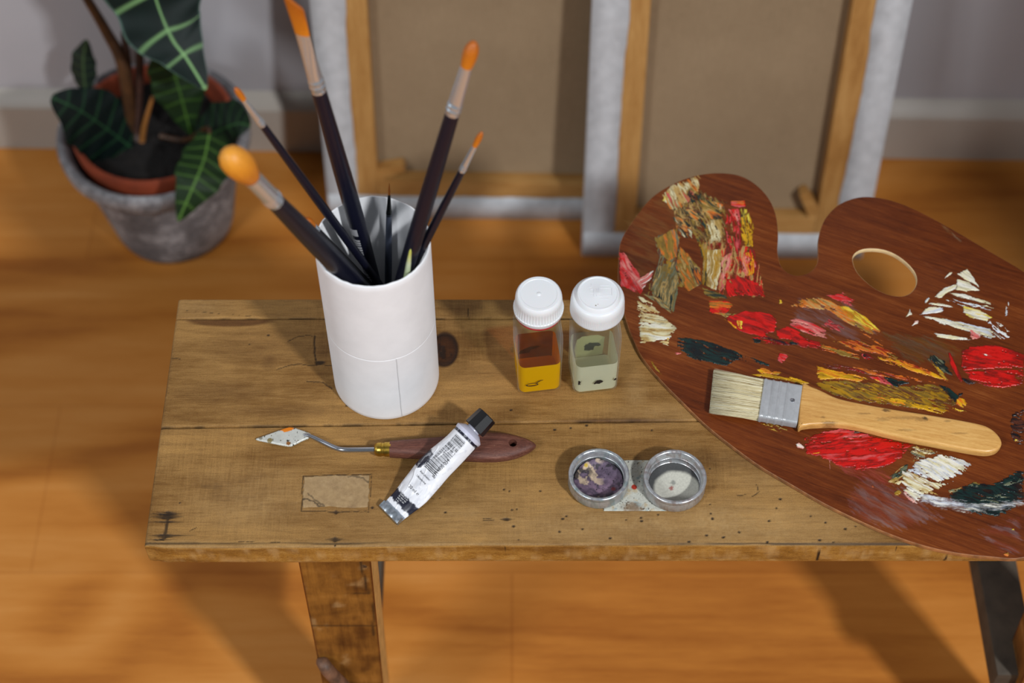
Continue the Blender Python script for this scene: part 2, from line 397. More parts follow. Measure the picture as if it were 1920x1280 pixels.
# ------------------------------------------------------------------ the setting
def struct(o): o['kind'] = 'structure'; return o
yw0, yw1 = 1.350, 1.331                                    # the wall is a hair off parallel
WA = -.0158
def wall_y(x): return 1.3405 + WA * x
V, F = box_mesh((-2.2, -1.6, -.05), (2.4, 1.45, 0), 0); struct(mk('floor', V, F, m_floor, None, False))
def skewy(V):
    V = V.copy(); V[:, 1] += WA * V[:, 0]; return V
V, F = box_mesh((-2.2, 1.3405, -.05), (2.4, 1.44, 2.6), 0); struct(mk('wall_back', skewy(V), F, m_wall, None, False))
# baseboard with a sloped top
P = np.array([(1.3405, 0), (1.324, 0), (1.324, .068), (1.327, .073), (1.335, .080), (1.3405, .084)])
Vb = np.array([(x, p[0], p[1]) for x in (-2.2, 2.4) for p in P]); k = len(P)
Fb = [(i, (i + 1) % k, k + (i + 1) % k, k + i) for i in range(k)] + [tuple(range(k))[::-1], tuple(range(k, 2 * k))]
struct(sharp(mk('baseboard_back', skewy(Vb), Fb, m_base, None), 20))

V, F = box_mesh((.92, .20, 0), (1.04, 1.33, 2.6), 0); struct(mk('added_shade_wall', V, F, m_wall, None, False))  # added out of view to block the front-right lamp and darken the right side

# ------------------------------------------------------------------ bench
BX0, BX1 = -.2568, .585
BY0 = at(960, 1021)[1]; BY1 = at(960, 560)[1]
S1 = at(300, 801)[1]; S1r = at(1250, 789)[1]; S2 = at(330, 597)[1]
bench = thing('bench', (.13, .675, 0), 'old worn wooden plank bench carrying the palette, white pot of brushes and bottles', 'bench')
BT = .0255
def seam1(x): return S1 + (S1r - S1) * (x + .25) / .35
def blob(x, y, px, r, soft=.35, stretch=(1, 1)):
    p = at(*px); d = np.sqrt(((x - p[0]) / stretch[0]) ** 2 + ((y - p[1]) / stretch[1]) ** 2)
    return 1 - sst(r * (1 - soft), r * (1 + soft), d)
def segd(x, y, A, B):
    ax, ay = A; bx, by = B; dx, dy = bx - ax, by - ay
    t = np.clip(((x - ax) * dx + (y - ay) * dy) / (dx * dx + dy * dy + 1e-12), 0, 1)
    return np.hypot(x - ax - t * dx, y - ay - t * dy), t
def line(x, y, pts, wid, jit=.0006, seed=1):
    m = np.zeros_like(x); P = [at(*p)[:2] for p in pts]
    xj = x + (fbm(x * 300, y * 300, seed) - .5) * jit * 2; yj = y + (fbm(x * 300, y * 300, seed + 5) - .5) * jit * 2
    for a, b in zip(P[:-1], P[1:]):
        d, t = segd(xj, yj, a, b); m = np.maximum(m, 1 - sst(wid * .5, wid * 1.1, d))
    return m
HOLES = [(337,942),(1013,920),(698,951),(628,1022),(1144,1008),(1174,974),(960,955),(1055,972),(1062,967),(1049,996),(969,954),(1092,991),(963,986),(1333,962),(1336,972),(1331,878),(1336,971),(1463,935),(1456,952),(1442,976),(1520,967),(1548,979),(1585,991),(1604,986),(1356,1007),(1358,1006),(1439,1015),(1537,1012),(1563,1016),(1386,997),(1331,945),(1202,970),(1203,976),(1234,964),(835,960),(972,1011),(1070,802),(1040,805),(1222,806),(958,768),(955,920),(728,958),(1100,797),(945,917),(503,628),(468,645),(650,760),(1292,1015),(1438,1017),(1325,1003)]
def bench_marks(x, y):
    R = np.zeros_like(x); G = np.zeros_like(x); B = np.zeros_like(x)
    for i, h in enumerate(HOLES):
        R = np.maximum(R, .95 * blob(x, y, h, .0006 + .0004 * ((i * 7) % 5) / 4, .4, (1.2, .9)))
    # iron stains bleeding along the grain round old nails
    for (u, v, L, W) in [(313,968,.014,.0028),(313,963,.02,.0008),(309,1004,.014,.0020),(312,978,.016,.001),(315,960,.010,.0008),(628,1011,.009,.0018),(630,960,.007,.0012),(300,1011,.013,.0009),(330,1003,.016,.0006),(950,973,.006,.0016),(915,972,.009,.0004)]:
        p = at(u, v); dx = np.abs(x - p[0]) / L; dy = np.abs(y - p[1]) / (W * np.clip(1 - dx, .06, 1))
        g = np.clip(1.15 - dx, 0, 1) * (1 - sst(.5, 1.2, dy)) * (.45 + .9 * fbm(x * 60, y * 2600, 11))
        R = np.maximum(R, np.clip(g, 0, .95))
    R = np.maximum(R, line(x, y, [(315, 960), (314, 975), (311, 990), (307, 1008)], .0014, .0008) * .8)
    for c in [(314, 968, .0022), (308, 1005, .0022), (628, 1011, .0019), (630, 960, .0014), (318, 960, .0009), (313, 960, .0009)]:
        R = np.maximum(R, .8 * blob(x, y, c[:2], c[2], .3, (.9, 1.2)))
    # cracks round the hidden tenon and a knot behind the pot
    for pts, wd in [([(519,692),(548,683),(566,682),(580,685),(598,683),(640,686)], .0007), ([(540,640),(560,630),(580,628),(592,631)], .0006), ([(590,629),(590,660),(594,684)], .0012), ([(575,714),(604,716),(622,728)], .0008),
                    ([(878,578),(879,597)], .0007), ([(640,1040),(700,1040)], .0003), ([(322,670),(338,672)], .0008), ([(350,582),(470,592)], .0002),
                    ([(1293,903),(1325,905)], .0003), ([(1418,908),(1423,922),(1410,930)], .0006), ([(1383,928),(1398,927)], .0006), ([(355,995),(368,988)], .0007), ([(440,1014),(560,1017)], .0003), ([(800,935),(835,932)], .0003), ([(905,975),(940,974)], .0003), ([(905,972),(950,973)], .0004), ([(568,892),(630,889),(696,888),(694,925),(692,959),(630,958),(565,957),(568,892)], .0006)]:
        R = np.maximum(R, .8 * line(x, y, pts, wd * .6, .0004))
    k = blob(x, y, (833, 655), .0105, .12, (1, 1.5)); k2 = blob(x, y, (833, 655), .0080, .35, (1, 1.5))
    B = np.maximum(B, k * .9); R = np.maximum(R, np.clip(k - k2, 0, 1) * .8); R = np.maximum(R, k2 * sst(.5, .7, fbm(x * 300, y * 160, 3)) * .7)
    R = np.maximum(R, .85 * blob(x, y, (600, 679), .0026, .3, (1.5, .6)))
    # brown worn hollows, paler rubs
    q = at(430, 604); B = np.maximum(B, .75 * (1 - sst(.75, 1.05, np.hypot((x - q[0]) / .036, (y - q[1] - .002) / .0068))) * (y < S2))
    for (u, v, rx, ry, a) in [(610,650,.012,.016,.45),(500,650,.05,.02,.3),(1165,788,.05,.0028,.8),(420,735,.04,.012,.3),(900,700,.03,.01,.2),(505,675,.008,.01,.5),(560,770,.06,.006,.3),(1300,860,.06,.01,.25),(800,870,.03,.02,.15)]:
        q = at(u, v); B = np.maximum(B, a * np.clip(1 - np.hypot((x - q[0]) / rx, (y - q[1]) / ry), 0, 1) ** .6 * (.5 + fbm(x * 90, y * 300, 17)))
    for (u, v, rx, ry, a) in [(470,935,.05,.03,.35),(880,960,.12,.03,.25),(1250,985,.15,.025,.6),(1440,880,.04,.03,.25),(1190,735,.01,.02,.4),(370,575,.03,.012,.3),(640,1020,.3,.004,.35),(1230,775,.06,.01,.25)]:
        q = at(u, v); G = np.maximum(G, a * np.clip(1.2 - np.hypot((x - q[0]) / rx, (y - q[1]) / ry), 0, 1) * (.25 + 1.1 * fbm(x * 700, y * 500, 23) * fbm(x * 60, y * 120, 5)))
    # dark wear along the joints
    for sy, wdt in ((seam1(x), .0016), (S2 + 0 * x, .0013)):
        R = np.maximum(R, .75 * (1 - sst(.0003, wdt, np.abs(y - sy))) * sst(.35, .65, fbm(x * 70, y * 40, 31)))
    R = np.maximum(R, .75 * (1 - sst(.0004, .0012, np.abs(y - BY0 - .0022 + .002 * fbm(x * 8, y * 0, 9)))) * sst(.3, .6, fbm(x * 25, y * 500, 41)) )
    return np.clip(np.stack([R, G, B], 1), 0, 1)
def board(name, y0f, y1f, seed, front=False, label=None):
    xs = np.unique(np.concatenate([np.arange(BX0, .02, .0007), np.arange(.02, .40, .00075), np.arange(.40, BX1, .006), [BX1]]))
    nt = int(round((y1f(0) - y0f(0)) / .0007)); t = np.linspace(0, 1, nt)
    X, T = np.meshgrid(xs, t, indexing='ij'); Y0 = y0f(X) + (fbm(X * 40, T * 0, seed) - .5) * .0006; Y1 = y1f(X) + (fbm(X * 40, T * 0, seed + 3) - .5) * .0006
    if front: Y0 = Y0 - .0022 * sst(.0, -.18, X) + .0022 * sst(-.24, -.2568, X)
    Y = Y0 + (Y1 - Y0) * T
    e = np.minimum(np.minimum(Y - Y0, Y1 - Y), X - BX0 + .0006)
    re = .0022 if front else .0012
    eN = np.clip(e / re, 0, 1); Z = HB - .0011 * (1 - np.sqrt(1 - (1 - eN) ** 2)) - .0005 * fbm(X * 14, Y * 40, seed + 9) * 0
    ex = np.clip((X - BX0) / .004, 0, 1); Z = Z - .0018 * (1 - np.sqrt(np.clip(1 - (1 - ex) ** 2, 0, 1)))
    x, y = X.ravel(), Y.ravel(); colr = bench_marks(x, y)
    Z = Z.ravel() - .0006 * sst(.4, .9, colr[:, 0]) - .00012 * fbm(x * 500, y * 900, seed + 2)
    top = np.stack([x, y, Z], 1); nx, ny = X.shape
    F = grid_faces(nx, ny)
    # skirt: ring of rows downwards round the border
    idx = np.concatenate([np.arange(nx) * ny, (nx - 1) * ny + np.arange(1, ny), (np.arange(nx - 2, -1, -1)) * ny + ny - 1, np.arange(ny - 2, 0, -1)])
    ring = top[idx]; rows = [idx]; Vs = [top]; cs = [colr]; base = len(top); n = len(idx)
    for dz, inset in ((.004, .0), (.012, 0.), (.020, 0.), (BT - .003, .0004), (BT, .003)):
        r2 = ring.copy(); r2[:, 2] = HB - dz
        if inset: 
            r2[:, 0] = np.clip(r2[:, 0], BX0 + inset, BX1 - inset); r2[:, 1] = np.clip(r2[:, 1], ring[:, 1].min() + inset, ring[:, 1].max() - inset)
        cc = np.zeros((n, 3)); 
        if front:
            fx = r2[:, 0]; zz = r2[:, 2]
            for (u0, v0, u1, v1, wd) in [(1537,1030,1532,1049,.0012),(1778,1040,1771,1049,.0010),(948,1020,947,1032,.0004),(1680,1018,1681,1026,.0006),(1320,1027,1352,1030,.0005),(918,1040,924,1041,.0006)]:
                A = aty(u0, v0, BY0); Bq = aty(u1, v1, BY0); d, _ = segd(fx, zz, (A[0], A[2]), (Bq[0], Bq[2])); cc[:, 0] = np.maximum(cc[:, 0], 1 - sst(wd * .5, wd * 1.2, d))
            cc[:, 1] = .5 * sst(.5, .8, fbm(fx * 120, zz * 300, 77)); cc[:, 2] = .4 * sst(.45, .7, fbm(fx * 18, zz * 200, 79))
        Vs.append(r2); cs.append(cc); rows.append(base + np.arange(n)); base += n
    SF = []
    for a, b in zip(rows[:-1], rows[1:]):
        SF.append(np.stack([a, b, np.roll(b, -1), np.roll(a, -1)], 1))
    Fq = np.concatenate([F] + SF); mi = np.concatenate([np.zeros(len(F), int), np.ones(len(Fq) - len(F), int)])
    return mk(name, np.concatenate(Vs), Fq, [m_bench, m_bench_edge if front else m_bench], bench, True, np.concatenate(cs), mi=mi, label=label)
g = .00035
board('board', lambda x: BY0 + 0 * x, lambda x: seam1(x) - g, 3, True, 'widest front board with old nail stains')
board('board', lambda x: seam1(x) + g, lambda x: S2 - g + 0 * x, 13, False, 'middle board with cracks and a dark knot')
board('board', lambda x: S2 + g + 0 * x, lambda x: BY1 + 0 * x, 23, False, 'narrow strip along the back edge')
V, F = box_mesh((BX0 + .03, BY0 + .012, HB - BT - .004), (BX1 - .03, BY1 - .012, HB - BT + .004), .001)
mk('batten', V, F, m_leg, bench, False)
# tenon end showing through the top
def tenon(pts, seed, label):
    P = np.array([at(*p)[:2] for p in pts]); lo = P.min(0) - .001; hi = P.max(0) + .001
    xs = np.arange(lo[0], hi[0], .0006); ys = np.arange(lo[1], hi[1], .0006); X, Y = np.meshgrid(xs, ys, indexing='ij'); x, y = X.ravel(), Y.ravel()
    sd = poly_sd(x, y, P) + (fbm(x * 400, y * 400, seed) - .5) * .0012
    ok = sd > 0
    z = HB + .00045 - .0004 * (1 - sst(0, .001, sd)) - .00025 * fbm(x * 500, y * 500, seed) - .0011 * (1 - sst(.0, .004, y - P[:, 1].min() - .003 * fbm(x * 90, y * 90, seed + 1)))
    R = (1 - sst(.0002, .0013, sd)) * .9
    R = np.maximum(R, .75 * line(x, y, [(568, 935), (585, 938), (600, 950), (615, 953), (640, 955), (690, 958)], .0010, .0022, 5))
    R = np.maximum(R, .6 * line(x, y, [(578, 925), (595, 940), (612, 952)], .0006, .0012, 6))
    R = np.maximum(R, .6 * line(x, y, [(655, 893), (680, 896), (692, 905)], .0007, .0012, 8))
    B = .7 * sst(.5, .8, fbm(x * 130, y * 130, seed)) * (1 - sst(0, .012, y - P[:, 1].min()))
    col = np.stack([R, .35 * fbm(x * 200, y * 200, 8), B], 1)
    quads_mask('tenon', xs, ys, ok, x, y, z, HB - .002, m_tenon, bench, col, label)
def poly_sd(x, y, P):
    d = np.full(x.shape, 1e9); inside = np.zeros(x.shape, bool); n = len(P)
    for i in range(n):
        a, b = P[i], P[(i + 1) % n]; dd, _ = segd(x, y, a, b); d = np.minimum(d, dd)
        if a[1] != b[1]:
            c = ((a[1] > y) != (b[1] > y)) & (x < (b[0] - a[0]) * (y - a[1]) / (b[1] - a[1]) + a[0]); inside ^= c
    return np.where(inside, d, -d)
def quads_mask(name, xs, ys, ok, x, y, z, zlow, mat, parent, col, label=None, attrs=None):
    nx, ny = len(xs), len(ys); okg = ok.reshape(nx, ny)
    q = okg[:-1, :-1] & okg[1:, :-1] & okg[1:, 1:] & okg[:-1, 1:]
    if q.sum() < 3: return None
    F = grid_faces(nx, ny)[q.ravel()]
    cnt = np.zeros(nx * ny, int); np.add.at(cnt, F.ravel(), 1)
    border = (cnt > 0) & (cnt < 4); z = np.where(border, zlow, z)
    used = cnt > 0; rem = np.cumsum(used) - 1
    return mk(name, np.stack([x, y, z], 1)[used], rem[F], mat, parent, True, col[used], {k: v[used] for k, v in (attrs or {}).items()}, label=label)
tenon([(568, 892), (630, 889), (696, 888), (694, 925), (692, 959), (630, 958), (565, 957), (566, 925)], 3, 'grey end grain of the leg showing through the top')
# legs and stretchers
def leg(x0, x1, y0, y1, splay_x, splay_y, label=None):
    def fn(V):
        V = V.copy(); t = (HB - V[:, 2]) / HB; cx = (x0 + x1) / 2
        V[:, 0] = V[:, 0] + splay_x * t + (V[:, 0] - cx) * (-.10) * t; V[:, 1] += splay_y * t; return V
    zs = np.linspace(0, HB - BT + .002, 160); per = []
    nxx, nyy = 30, 14
    bx = np.concatenate([np.linspace(x0, x1, nxx), np.full(nyy, x1), np.linspace(x1, x0, nxx), np.full(nyy, x0)])
    by = np.concatenate([np.full(nxx, y0), np.linspace(y0, y1, nyy), np.full(nxx, y1), np.linspace(y1, y0, nyy)])
    V = np.array([(a, b, z) for z in zs for a, b in zip(bx, by)]); n = len(bx)
    F = grid_faces(len(zs), n, False, True)
    x, z = V[:, 0], V[:, 2]; frontm = np.abs(V[:, 1] - y0) < 1e-6
    R = np.zeros(len(V)); zr = (HB - BT - z)
    d, _ = segd(x, zr, (x1 - .0085, 0), (x1 - .0042, .060)); R = np.maximum(R, .9 * (1 - sst(.0004, .0014, d)))
    d, _ = segd(x, zr, (x1 - .0009, .075), (x1 - .004, .13)); R = np.maximum(R, .8 * (1 - sst(.0004, .0013, d)))
    R = np.maximum(R, .6 * (1 - sst(.0003, .001, np.abs(zr - .062 + .004 * fbm(x * 80, z * 0, 3)))) * sst(.4, .6, fbm(x * 200, z * 50, 4)))
    R = np.maximum(R, .6 * (1 - sst(.0004, .0012, np.abs(zr - .113))) )
    R = np.maximum(R, .8 * (1 - sst(.001, .0022, np.hypot(x - x1 + .003, zr - .007))))
    B = .45 * sst(.45, .75, fbm(x * 70, z * 45, 6)) + .3 * sst(.5, .7, fbm(x * 300, z * 20, 7)); G = .4 * sst(.62, .8, fbm(x * 90, z * 60, 10))
    col = np.stack([R * frontm, G, B], 1)
    cx = (x0 + x1) / 2
    per = np.where(np.abs(V[F].mean(1)[:, 0] - x1) < 1e-4, 1, 0)
    return mk('leg', fn(V), F, [m_leg, m_leg_edge], bench, False, np.clip(col, 0, 1), mi=per, label=label)
lx0 = aty(565, 1054, BY0 + .012)[0]; lx1 = aty(700, 1054, BY0 + .012)[0]
LY0 = BY0 + .006; LY1 = BY0 + .046
cxb = .1375
leg(lx0, lx1, LY0, LY1, -.006, -.004, 'worn front leg under the pot of brushes')
leg(lx0, lx1, BY1 - .052, BY1 - .014, -.010, .075)
rx0, rx1 = .402, .455
leg(rx0, rx1, LY0, LY1, .022, -.004)
leg(rx0, rx1, BY1 - .052, BY1 - .014, .022, .075)
for xa in (lx0 + .008, rx0 - .004):
    sb = box('stretcher', (xa, LY0 + .006, .175), (xa + .034, BY1 - .01, .203), plain('dusty_stretcher', (74, 64, 52), .7, noise=(30, .3)), bench, .003)
# forked peg sticking out of the front leg
A = aty(606, 1243, LY0 - .006); B2 = aty(620, 1262, LY0 - .010); C2 = aty(650, 1290, LY0 - .010)
tube('peg', [aty(604, 1240, LY0 + .004), A, B2, C2, aty(664, 1305, LY0 + .004)], [.0048, .0052, .0056, .005, .0045], plain('peg_wood', (112, 80, 60), .6, noise=(80, .4)), bench, 12)
p = aty(683, 1061, LY0); lathe('nail', [(0, .0022), (.0008, .0020), (.0010, .0012)], None, plain('rusty_nail', (96, 84, 70), .45, .7, noise=(400, .4)), bench, 16, axis=((p[0], p[1] + .0003, p[2]), (0, -1, 0)))

# ------------------------------------------------------------------ canvases leaning on the wall
def canvas(name, x0, bottom_y, W, H, lean, yaw, roll, label, wedges):
    t = .018; bw = .056
    root = thing(name, (0, 0, 0), label, 'canvas', 'stretched canvases leaning against the wall')
    kids = []
    def b(nm, lo, hi, mat, bev=.0015, fn=None, lab=None): kids.append(box(nm, lo, hi, mat, root, bev, fn, lab))
    def mitre(side):
        def fn(V):
            V = V.copy(); return V
        return fn
    b('stretcher_bar', (0, 0, 0), (bw, t, H), m_pine); b('stretcher_bar', (W - bw, 0, 0), (W, t, H), m_pine)
    b('stretcher_bar', (bw, .0002, 0), (W - bw, t, bw), m_pine_h); b('stretcher_bar', (bw, .0002, H - bw), (W - bw, t, H), m_pine_h)
    V, F = box_mesh((.002, t - .001, .002), (W - .002, t + .0012, H - .002), 0); kids.append(mk('canvas', V, F, m_linen, root, False))
    # primed edges folded over the bars
    def fold(P0, along, inw, L, seed):
        ns = 60; s = np.linspace(0, L, ns); wv = .034 + .006 * (fbm(s * 14, s * 0, seed) - .5) + .004 * (fbm(s * 50, s * 0, seed + 1) - .5)
        rows = []
        for d, y in (('o', t + .0014), ('o', -.0012), ('w', -.0012), ('w', -.0001)):
            off = np.where(d == 'o', -.0012, wv)
            rows.append(np.array(P0) + np.outer(s, along) + np.outer(off * np.ones(ns), inw) + np.array([0, y, 0]))
        V = np.concatenate(rows); F = grid_faces(4, ns); o = mk('canvas_edge', V, F, m_gesso, root, False); kids.append(o)
    fold((0, 0, 0), (0, 0, 1), (1, 0, 0), H, 3); fold((W, 0, 0), (0, 0, 1), (-1, 0, 0), H, 8)
    fold((0, -.0003, 0), (1, 0, 0), (0, 0, 1), W, 12); fold((0, -.0003, H), (1, 0, 0), (0, 0, -1), W, 16)
    for (wx, wz, ang) in wedges:
        L, hw = .042, .009
        Vw = np.array([(-L / 2, .003, -hw), (L / 2, .003, -hw * .45), (L / 2, .003, hw * .45), (-L / 2, .003, hw), (-L / 2, t - .001, -hw), (L / 2, t - .001, -hw * .45), (L / 2, t - .001, hw * .45), (-L / 2, t - .001, hw)])
        c, s_ = math.cos(ang), math.sin(ang); R2 = np.array([[c, 0, -s_], [0, 1, 0], [s_, 0, c]]); Vw = Vw @ R2.T + np.array([wx, -.002, wz])
        kids.append(mk('corner_wedge', Vw, [(0, 1, 2, 3), (7, 6, 5, 4), (0, 4, 5, 1), (1, 5, 6, 2), (2, 6, 7, 3), (3, 7, 4, 0)], m_pine_h, root, False))
    root.location = (x0, bottom_y, .0012); root.rotation_euler = (-math.atan(lean), roll, yaw)
    return root
canvas('stretched_canvas', -.2060, 1.231, .44, .74, .115, -.016, .012, 'larger back-turned stretched canvas behind the pot of brushes, leaning on the wall', [(.066, .066, .35)])
canvas('stretched_canvas', .0792, 1.175, .309, .56, .171, -.012, 0, 'back-turned stretched canvas right behind the palette notch, in front of the other canvas', [(.309 - .064, .072, 2.1)])

# ------------------------------------------------------------------ plant
PX, PY = -.381, 1.226
cp = thing('plant_pot', (PX, PY, 0), 'round grey cement plant pot with a thick rough rim on the floor', 'pot')
prof = [(.0, .058), (.001, .064), (.01, .067), (.115, .086), (.124, .089), (.128, .097), (.136, .1015), (.148, .1025), (.154, .100), (.156, .096), (.152, .092), (.13, .086), (.03, .066), (.02, .060)]
V = []; n = 96; a = np.linspace(0, 2 * np.pi, n, endpoint=False)
for (z, r) in prof:
    rr = r * (1 + .012 * (fbm(np.cos(a) * 3 + 9, np.sin(a) * 3 + z * 40, 4) - .5) * 2); V.append(np.stack([PX + rr * np.cos(a), PY + rr * np.sin(a), z + .002 * (fbm(np.cos(a) * 4 + 3, np.sin(a) * 4, 6) - .5) * (z > .1)], 1))
m = len(prof); F = [tuple(f[::-1]) for f in grid_faces(m, n, False, True)] + [tuple(range(n)), tuple(range((m - 1) * n, m * n))[::-1]]
mk('pot_body', np.concatenate(V), F, m_cement, cp, True)
plant = thing('potted_plant', (PX + .001, PY + .002, .0205), 'dark green veined arrowhead-leaf houseplant in a terracotta pot set inside the cement pot', 'plant')
pc = (PX + .001, PY + .002, 0)
lathe('terracotta_pot', [(.0205, .05), (.022, .054), (.125, .078), (.127, .083), (.158, .0865), (.161, .085), (.161, .081), (.157, .079), (.12, .073), (.118, .0)], pc, m_terra, plant, 72, capb=False)
xs = np.linspace(-.076, .076, 60); X, Y = np.meshgrid(xs, xs, indexing='ij'); x, y = X.ravel(), Y.ravel(); rr = np.hypot(x, y)
sc_ = np.where(rr > .0735, .0735 / np.maximum(rr, 1e-6), 1); x, y = x * sc_, y * sc_
mk('soil', np.stack([x + pc[0], y + pc[1], .133 + .012 * fbm(x * 90, y * 90, 5) + .004 * fbm(x * 400, y * 400, 2)], 1), grid_faces(60, 60), m_soil, plant)
def leafmesh(name, mid, wl, wr, base_c, vein_c, rim_c, tilt=0., cup=.25, nv=6, wav=.06, label=None, flip=False, vw=.05, up=None):
    """mid: 3D midrib points base->tip; wl/wr: half widths at those points; veins painted in leaf coordinates"""
    mid = np.array(mid, float); P, L = smooth_path(mid, np.array(wl, float), 24); _, Rr = smooth_path(mid, np.array(wr, float), 24)
    ns = len(P); s = np.linspace(0, 1, ns); nt = 61; t = np.linspace(-1, 1, nt)
    V = np.zeros((ns, nt, 3)); C = np.zeros((ns, nt, 3))
    for i in range(ns):
        d = P[min(i + 1, ns - 1)] - P[max(i - 1, 0)]; d /= np.linalg.norm(d)
        view = (np.array([0, 0, CZ]) - P[i]) if up is None else np.array(up, float); view /= np.linalg.norm(view)
        side = np.cross(d, view); side /= np.linalg.norm(side); nrm = np.cross(side, d)
        c, s_ = math.cos(tilt), math.sin(tilt); side, nrm = side * c + nrm * s_, nrm * c - side * s_
        wd = np.where(t < 0, L[i], Rr[i]) * (1 + wav * np.sin(s[i] * 22 + np.sign(t) * 1.3) * np.abs(t))
        V[i] = P[i] + np.outer(t * wd, side) + np.outer(-cup * np.abs(t) ** 1.5 * wd + .02 * wd * np.sin(s[i] * 40) * np.abs(t), nrm) - np.outer(np.abs(t) * wd * .25, d) * 1.0
        at_ = np.abs(t); veins = np.zeros(nt)
        ph = (s[i] * 1.15 + at_ * wd / max(.02, np.linalg.norm(mid[-1] - mid[0])) * -.55) * nv
        fr = np.abs((ph % 1) - .5); veins = (1 - sst(.025, .085, fr)) * (at_ > .02) * (1 - .35 * at_)
        midv = 1 - sst(vw * .5, vw * 1.3, at_ * max(wd.max(), 1e-5) / .03 + 0.02 * 0)
        rim = sst(.93, .985, at_)
        k = np.clip(np.maximum(veins * .75, midv), 0, 1)[:, None]; base = lin(base_c) * (.75 + .5 * fbm(s[i] * 9 + 0 * t, t * 5, 5))[:, None]
        C[i] = base * (1 - k) + lin(vein_c) * k
        C[i] = C[i] * (1 - rim[:, None] * .7) + lin(rim_c) * rim[:, None] * .7
    o = mk(name, V.reshape(-1, 3), grid_faces(ns, nt), m_leaf, plant, True, C.reshape(-1, 3), label=label)
    md = o.modifiers.new('thick', 'SOLIDIFY'); md.thickness = .0006
    return o
DG, LG = (7, 25, 22), (150, 190, 130)
leafmesh('leaf', [aty(262, -150, 1.21), aty(278, -60, 1.20), aty(296, 10, 1.19), aty(322, 72, 1.175), (aty(350, 110, 1.165)), aty(386, 168, 1.15)],
         [.030, .052, .052, .038, .024, .001], [.030, .046, .047, .034, .022, .001], DG, (128, 172, 112), (92, 122, 110), .0, .12, 4, .10, 'large drooping leaf with pale green veins', vw=.045)
leafmesh('leaf', [aty(318, 92, 1.235), aty(328, 140, 1.23), aty(342, 190, 1.22), aty(358, 252, 1.21)], [.016, .029, .026, .001], [.014, .026, .026, .001], (16, 36, 12), (62, 96, 34), (26, 50, 22), 0, .2, 6, .04, vw=.03)
leafmesh('leaf', [aty(246, 276, 1.21), aty(205, 245, 1.205), aty(150, 207, 1.20), aty(96, 182, 1.195)], [.012, .038, .036, .004], [.010, .036, .030, .004], (6, 20, 18), (38, 78, 46), (12, 32, 26), 0, .15, 6, .05, vw=.03)
leafmesh('leaf', [aty(160, 165, 1.27), aty(157, 135, 1.275), aty(157, 105, 1.28), aty(163, 74, 1.285)], [.006, .014, .013, .001], [.006, .013, .012, .001], (26, 36, 30), (62, 82, 50), (34, 48, 38), .2, .3, 5, .04, vw=.04)
leafmesh('leaf', [aty(392, 252, 1.165), aty(382, 300, 1.135), aty(362, 350, 1.108), aty(334, 414, 1.088)], [.012, .030, .024, .001], [.010, .022, .022, .001], (16, 38, 8), (84, 122, 50), (30, 56, 20), 0, .2, 7, .04, vw=.035)
leafmesh('leaf', [aty(372, 262, 1.2), aty(410, 245, 1.195), aty(445, 232, 1.19), aty(470, 236, 1.185)], [.010, .030, .026, .003], [.010, .030, .024, .003], (6, 22, 10), (40, 76, 34), (12, 34, 18), .2, .2, 6, .04, vw=.03)
tube('stem', [aty(248, 262, 1.222), aty(232, 130, 1.235), aty(200, 60, 1.245), aty(140, -40, 1.25)], [.006, .0065, .0055, .004], m_stem, plant)
tube('stem', [aty(252, 262, 1.23), aty(240, 130, 1.24), aty(232, 60, 1.25)], [.005, .0045, .003], m_stem2, plant)
tube('stem', [aty(266, 264, 1.214), aty(272, 230, 1.216), aty(286, 182, 1.222)], [.0035, .003, .002], plain('plant_stem_tan', (136, 88, 40), .5), plant, label='short tan stub')
tube('stem', [aty(300, 255, 1.22), aty(350, 262, 1.21), aty(388, 240, 1.18), aty(392, 254, 1.165)], [.003, .0028, .0025, .002], m_stem, plant)
tube('stem', [aty(258, 262, 1.218), aty(262, 80, 1.25), aty(258, -120, 1.235), aty(262, -148, 1.21)], [.005, .0045, .0035, .003], m_stem2, plant)

# ------------------------------------------------------------------ pot of brushes
CX, CY, CR, CH = -.0934, .7112, .0390, .1615
cup = thing('brush_pot', (CX, CY, HB), 'tall white cardboard cylinder holding paintbrushes near the bench back', 'brush pot')
prof = [(.0006, CR - .0012), (.0, CR - .0006), (.0008, CR), (.004, CR), (.070, CR), (.0750, CR), (.0756, CR), (.0760, CR - .0003), (.0764, CR), (.077, CR), (.082, CR), (CH - .006, CR), (CH - .0006, CR), (CH, CR - .0004), (CH, CR - .0012), (CH - .0008, CR - .0016), (.092, CR - .0016), (.0915, CR - .0020), (.006, CR - .0020), (.0055, .0)]
n = 128; a = np.linspace(0, 2 * np.pi, n, endpoint=False); V = []
for k, (z, r) in enumerate(prof):
    dz = (fbm(np.cos(a) * 9 + 20, np.sin(a) * 9 + 20, 3, 3) - .5) * .0016 if z > CH - .001 else 0 * a
    # overlap seam of the paper
    am = (a - math.radians(-71) + np.pi) % (2 * np.pi) - np.pi
    gro = -.00035 * np.exp(-(am / .016) ** 2) * (z < .0765) - .00015 * np.exp(-(am / .02) ** 2) * (z > .0765) if r > CR - .0005 else 0 * a
    V.append(np.stack([CX + (r + gro) * np.cos(a), CY + (r + gro) * np.sin(a), HB + z + dz], 1))
F = [tuple(f[::-1]) for f in grid_faces(len(prof), n, False, True)] + [tuple(range(n))]
sharp(mk('cylinder', np.concatenate(V), F, m_paper, cup), 60)
am = math.radians(-71); 
